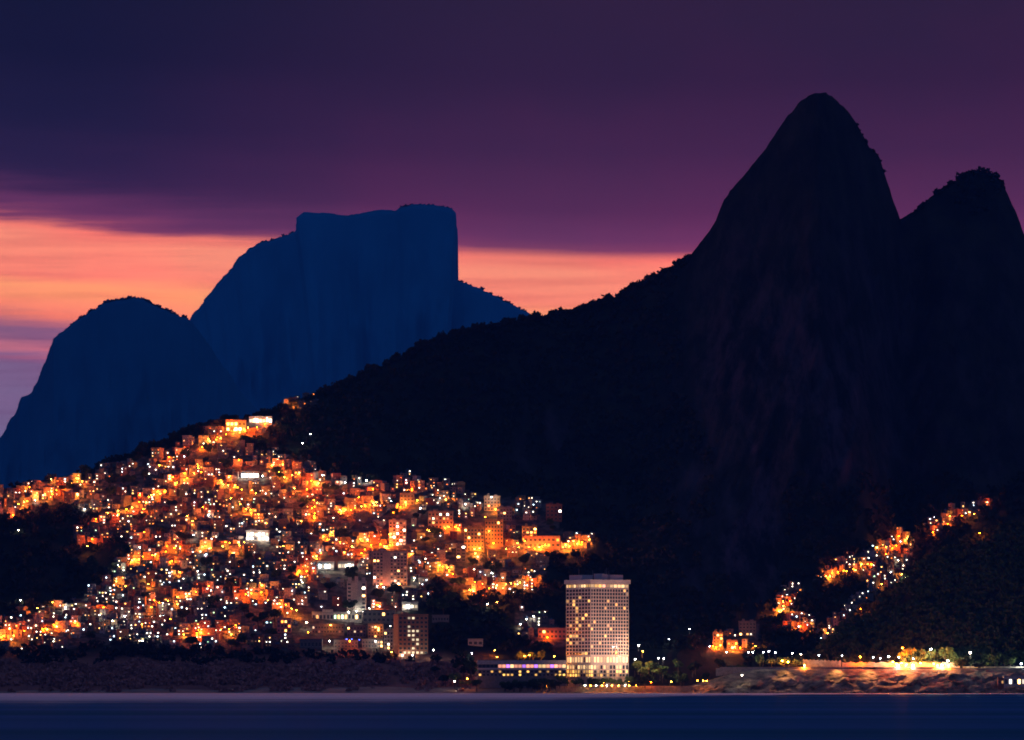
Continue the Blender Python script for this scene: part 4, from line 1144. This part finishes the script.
def dark_ok(px, py):
    t = ~town_mask(px, py)
    for a, c_, b_, d_ in BIG: t &= ~((px > a - 3) & (px < c_ + 3) & (py > b_ - 2) & (py < d_ + 4))
    return t & (py > ridge_py(px) + .5) & (rock_amount(px, py, False) < .4) & ~((px > 470) & (px < 745) & (py > 650)) & ~((px < 470) & (py > 663 + 16 * fbm(px / 22, py / 60))) & ~((px > 765) & (py > hill_py(px) - 1))


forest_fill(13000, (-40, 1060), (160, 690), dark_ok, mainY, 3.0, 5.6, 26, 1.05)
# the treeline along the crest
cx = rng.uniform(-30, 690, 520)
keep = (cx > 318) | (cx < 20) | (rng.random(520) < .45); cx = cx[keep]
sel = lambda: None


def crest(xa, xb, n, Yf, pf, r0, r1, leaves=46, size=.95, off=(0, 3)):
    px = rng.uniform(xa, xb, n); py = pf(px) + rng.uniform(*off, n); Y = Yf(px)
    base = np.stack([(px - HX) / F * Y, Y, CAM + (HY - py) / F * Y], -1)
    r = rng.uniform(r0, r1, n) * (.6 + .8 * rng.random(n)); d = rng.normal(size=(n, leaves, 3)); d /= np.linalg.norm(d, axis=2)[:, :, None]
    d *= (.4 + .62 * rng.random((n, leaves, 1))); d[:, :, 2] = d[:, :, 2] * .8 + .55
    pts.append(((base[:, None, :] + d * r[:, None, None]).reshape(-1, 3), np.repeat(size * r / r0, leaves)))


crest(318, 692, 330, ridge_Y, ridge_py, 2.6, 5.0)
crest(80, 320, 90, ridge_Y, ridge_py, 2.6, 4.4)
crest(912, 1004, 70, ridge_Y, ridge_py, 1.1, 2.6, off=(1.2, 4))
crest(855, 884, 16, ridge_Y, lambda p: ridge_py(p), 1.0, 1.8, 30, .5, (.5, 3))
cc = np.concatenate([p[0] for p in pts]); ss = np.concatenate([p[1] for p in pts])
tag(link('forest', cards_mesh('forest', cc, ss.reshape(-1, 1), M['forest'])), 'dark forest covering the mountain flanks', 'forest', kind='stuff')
pts = []
forest_fill(2800, (780, 1060), (500, 666), lambda x, y: (y > hill_py(x) + 1), hillY, 2.6, 4.6, 26, 1.0)
cc = np.concatenate([p[0] for p in pts]); ss = np.concatenate([p[1] for p in pts])
tag(link('forest', cards_mesh('hill_forest', cc, ss.reshape(-1, 1), M['leaf'])), 'dense low forest on the hill above the coast road', 'forest', kind='stuff')
pts = []
M['dry_leaf'] = stained('dry_scrub_leaf', (.42, .22, .17), var=.4, scale=.05)
forest_fill(4200, (-40, 475), (660, 693), lambda x, y: (y > 664 + 14 * fbm(x / 22, y / 60)) & (fbm(x / 11, y / 7 + 3, 3) > -.16 + .22 * (y > 686)), mainY, 1.4, 3.0, 22, .62)
cc = np.concatenate([p[0] for p in pts]); ss = np.concatenate([p[1] for p in pts])
tag(link('scrub', cards_mesh('bluff_scrub', cc, ss.reshape(-1, 1), M['dry_leaf'])), 'dry brown scrub covering the shore bluff below the town', 'scrub', kind='stuff')
# far scrub on the crests of the blue mountains
pts = []
M['far_leaf'] = stained('far_scrub_haze_blue', (.03, .10, .18), var=.3, scale=.01)  # leaf colour carries the same painted distance blue
hx_ = np.array([p[0] for p in HUMP]); hy_ = np.array([p[1] for p in HUMP])
tx_ = np.array([456, 470, 486, 501, 517, 534.]); ty_ = np.array([280, 285, 291.5, 299.5, 307, 316.])
crest(70, 190, 120, lambda p: 11230 + 20 * ((p - 320) / 200) ** 2, lambda p: np.interp(p, hx_, hy_), 2.4, 5, 40, 1.0, (.4, 2))
crest(458, 534, 46, lambda p: 12420 + 60 * ((p - 320) / 200) ** 2, lambda p: np.interp(p, tx_, ty_), 2.6, 5.5, 40, 1.0, (.3, 2))
crest(398, 452, 40, lambda p: 12430 + 60 * ((p - 320) / 200) ** 2, lambda p: np.interp(p, [395, 400, 414, 432, 452], [210, 207.5, 204.5, 205, 208.5]), 2.2, 4, 40, .9, (.3, 1.6))
crest(262, 296, 24, lambda p: 12430 + 60 * ((p - 320) / 200) ** 2, lambda p: np.interp(p, [256, 278, 295], [244, 238, 232]), 2.2, 4, 40, .9, (.3, 1.6))
cc = np.concatenate([p[0] for p in pts]); ss = np.concatenate([p[1] for p in pts])
tag(link('scrub', cards_mesh('scrub', cc, ss.reshape(-1, 1), M['far_leaf'])), 'low scrub along the crests of the far blue mountains', 'scrub', kind='stuff')

write_labels()

# ------------------------------------------------------------------ the air
hz = MB(); hz.box(-9500, 9500, -900, 14500, -16, 1320, None)
me = bpy.data.meshes.new('haze'); me.from_pydata(hz.v, [], hz.f)
m = bpy.data.materials.new('evening_air'); m.use_nodes = True; nt = m.node_tree
for n in list(nt.nodes):
    if n.type != 'OUTPUT_MATERIAL': nt.nodes.remove(n)
pv = nt.nodes.new('ShaderNodeVolumePrincipled'); pv.inputs['Color'].default_value = (.05, .35, 1, 1); pv.inputs['Density'].default_value = 2.5e-5; pv.inputs['Density Attribute'].default_value = ''
nt.links.new(pv.outputs['Volume'], nt.nodes['Material Output'].inputs['Volume'])
me.materials.append(m)
tag(link('haze', me), 'thin blue evening air over the sea and mountains', 'haze', kind='stuff')

# ------------------------------------------------------------------ dusk sky
SUN_EL, SUN_AZ = math.radians(1.0), math.radians(-4)
w = bpy.data.worlds.new('World'); SC.world = w; w.use_nodes = True
N, L = w.node_tree.nodes, w.node_tree.links
for n in list(N): N.remove(n)
out = N.new('ShaderNodeOutputWorld'); bg = N.new('ShaderNodeBackground'); L.new(bg.outputs[0], out.inputs[0])


def math_(op, a, b=None, c=None, clamp=False):
    n = N.new('ShaderNodeMath'); n.operation = op; n.use_clamp = clamp
    for i, v in enumerate((a, b, c)):
        if v is None: continue
        if isinstance(v, (int, float)): n.inputs[i].default_value = v
        else: L.new(v, n.inputs[i])
    return n.outputs[0]


def smooth(v, a, b):
    n = N.new('ShaderNodeMapRange'); n.interpolation_type = 'SMOOTHSTEP'; n.inputs['From Min'].default_value = a; n.inputs['From Max'].default_value = b
    L.new(v, n.inputs['Value']); return n.outputs[0]


def lin(r, g, b):
    f = lambda c: (c / 255 / 12.92) if c / 255 <= .04045 else ((c / 255 + .055) / 1.055) ** 2.4
    return (f(r), f(g), f(b), 1)


def mixc(f, a, b, mode='MIX'):
    n = N.new('ShaderNodeMix'); n.data_type = 'RGBA'; n.blend_type = mode
    if isinstance(f, (int, float)): n.inputs['Factor'].default_value = f
    else: L.new(f, n.inputs['Factor'])
    for k, v in (('A', a), ('B', b)):
        if isinstance(v, tuple): n.inputs[k].default_value = v
        else: L.new(v, n.inputs[k])
    return n.outputs['Result']


tc = N.new('ShaderNodeTexCoord'); sp = N.new('ShaderNodeSeparateXYZ'); L.new(tc.outputs['Generated'], sp.inputs[0])
az = math_('ARCTAN2', sp.outputs['X'], sp.outputs['Y']); el = math_('ARCSINE', sp.outputs['Z'])
cb = N.new('ShaderNodeCombineXYZ'); L.new(math_('MULTIPLY', az, 14), cb.inputs[0]); L.new(math_('MULTIPLY', el, 150), cb.inputs[1])
n1 = N.new('ShaderNodeTexNoise'); n1.inputs['Scale'].default_value = 1; n1.inputs['Detail'].default_value = 5; n1.inputs['Roughness'].default_value = .55; L.new(cb.outputs[0], n1.inputs['Vector'])
cb2 = N.new('ShaderNodeCombineXYZ'); L.new(math_('MULTIPLY', az, 26), cb2.inputs[0]); L.new(math_('MULTIPLY', el, 620), cb2.inputs[1]); cb2.inputs[2].default_value = 3.3
n2 = N.new('ShaderNodeTexNoise'); n2.inputs['Scale'].default_value = 1; n2.inputs['Detail'].default_value = 4; L.new(cb2.outputs[0], n2.inputs['Vector'])
wob = math_('ADD', math_('MULTIPLY', math_('SUBTRACT', n1.outputs['Fac'], .5), .009), math_('MULTIPLY', math_('SUBTRACT', n2.outputs['Fac'], .5), .0050))
leftness = smooth(az, .012, -.095)
edge = math_('ADD', math_('ADD', .0852, math_('MULTIPLY', az, -.035)), math_('MULTIPLY', math_('MULTIPLY', az, az), .35))
wv = math_('SUBTRACT', el, edge)
wv = math_('ADD', wv, math_('MULTIPLY', wob, math_('ADD', .18, math_('MULTIPLY', leftness, .75))))


AIR_T, AIR_A = .73, (.002, .0045, .026)


def through_air(c): return tuple(max(0, (c[i] - AIR_A[i]) / AIR_T) for i in range(3)) + (1,)


def ramp(v, lo, hi, stops):
    r = N.new('ShaderNodeValToRGB'); mr = N.new('ShaderNodeMapRange'); mr.inputs['From Min'].default_value = lo; mr.inputs['From Max'].default_value = hi
    L.new(v, mr.inputs['Value']); L.new(mr.outputs[0], r.inputs['Fac'])
    e = r.color_ramp.elements
    while len(e) < len(stops): e.new(.5)
    for k, (p, c) in enumerate(sorted(stops)):
        e[k].position = (p - lo) / (hi - lo); e[k].color = through_air(lin(*c))
    return r.outputs['Color']


glowband = ramp(wv, -.06, .052, [(-.06, (98, 95, 140)), (-.043, (112, 100, 140)), (-.0300, (120, 98, 138)), (-.0285, (138, 96, 136)), (-.0262, (188, 112, 132)), (-.0232, (128, 90, 128)), (-.0212, (176, 104, 122)), (-.0185, (252, 138, 112)),
                                 (-.014, (255, 158, 112)), (-.0105, (254, 138, 118)), (-.0045, (252, 146, 122)), (-.0016, (238, 124, 112)), (.0004, (122, 62, 100)), (.0022, (104, 54, 98)), (.008, (85, 45, 87)), (.02, (63, 38, 77)),
                                 (.034, (49, 33, 69)), (.052, (43, 33, 66))])
tint = mixc(math_('MULTIPLY', leftness, smooth(wv, -.001, .010)), (1, 1, 1, 1), (.26, .55, .62, 1))
band = mixc(1.0, glowband, tint, 'MULTIPLY')
cb3 = N.new('ShaderNodeCombineXYZ'); L.new(math_('MULTIPLY', az, 22), cb3.inputs[0]); L.new(math_('MULTIPLY', el, 34), cb3.inputs[1]); cb3.inputs[2].default_value = 7.7
n3 = N.new('ShaderNodeTexNoise'); n3.inputs['Scale'].default_value = 1; n3.inputs['Detail'].default_value = 4; L.new(cb3.outputs[0], n3.inputs['Vector'])
band = mixc(smooth(n2.outputs['Fac'], .42, .72), band, mixc(math_('MULTIPLY', smooth(wv, .001, -.004), .8), band, mixc(1.0, band, (.86, .74, .80, 1), 'MULTIPLY')))
band = mixc(smooth(n3.outputs['Fac'], .35, .7), band, mixc(1.0, band, (1.22, 1.0, 1.06, 1), 'MULTIPLY'))
sky = N.new('ShaderNodeTexSky'); sky.sky_type = 'NISHITA'; sky.sun_disc = False; sky.sun_elevation = SUN_EL; sky.sun_rotation = SUN_AZ; sky.altitude = 10
dusk = mixc(1.0, sky.outputs[0], (.05, .06, .085, 1), 'MULTIPLY')
overcast = mixc(.75, dusk, lin(74, 82, 136))
front = math_('MULTIPLY', smooth(math_('ABSOLUTE', az), .75, .2), smooth(el, .34, .15))
L.new(mixc(front, overcast, band), bg.inputs['Color']); bg.inputs['Strength'].default_value = 1.0

sd = bpy.data.lights.new('sun', 'SUN'); sd.energy = .02; sd.angle = math.radians(.5); sd.color = (1, .6, .4)
so = bpy.data.objects.new('sun', sd); C.objects.link(so); so.rotation_euler = (-(math.pi / 2 - SUN_EL), 0, -SUN_AZ); so.location = (0, 0, 500)

# ------------------------------------------------------------------ camera and render settings
cd = bpy.data.cameras.new('camera'); co = bpy.data.objects.new('camera', cd); C.objects.link(co)
co.location = (0, 0, CAM); co.rotation_euler = (math.pi / 2, 0, 0)
cd.sensor_fit = 'HORIZONTAL'; cd.sensor_width = 36; cd.lens = 36 * F / 1024; cd.shift_y = (HY - 370) / 1024; cd.clip_start = 1; cd.clip_end = 60000
SC.camera = co
SC.view_settings.view_transform = 'Standard'; SC.view_settings.look = 'None'; SC.view_settings.exposure = 0; SC.view_settings.gamma = 1
SC.render.engine = 'CYCLES'
cy = SC.cycles
cy.use_denoising = True; cy.denoiser = 'OPENIMAGEDENOISE'; cy.denoising_input_passes = 'RGB_ALBEDO_NORMAL'
cy.max_bounces = 5; cy.diffuse_bounces = 2; cy.glossy_bounces = 2; cy.transmission_bounces = 1; cy.volume_bounces = 0; cy.caustics_reflective = False; cy.caustics_refractive = False
cy.use_adaptive_sampling = False; cy.sample_clamp_indirect = 4; cy.filter_width = 1.75
print('houses', N_H, 'fill', len(fill), 'lamps', N_LAMP[0])
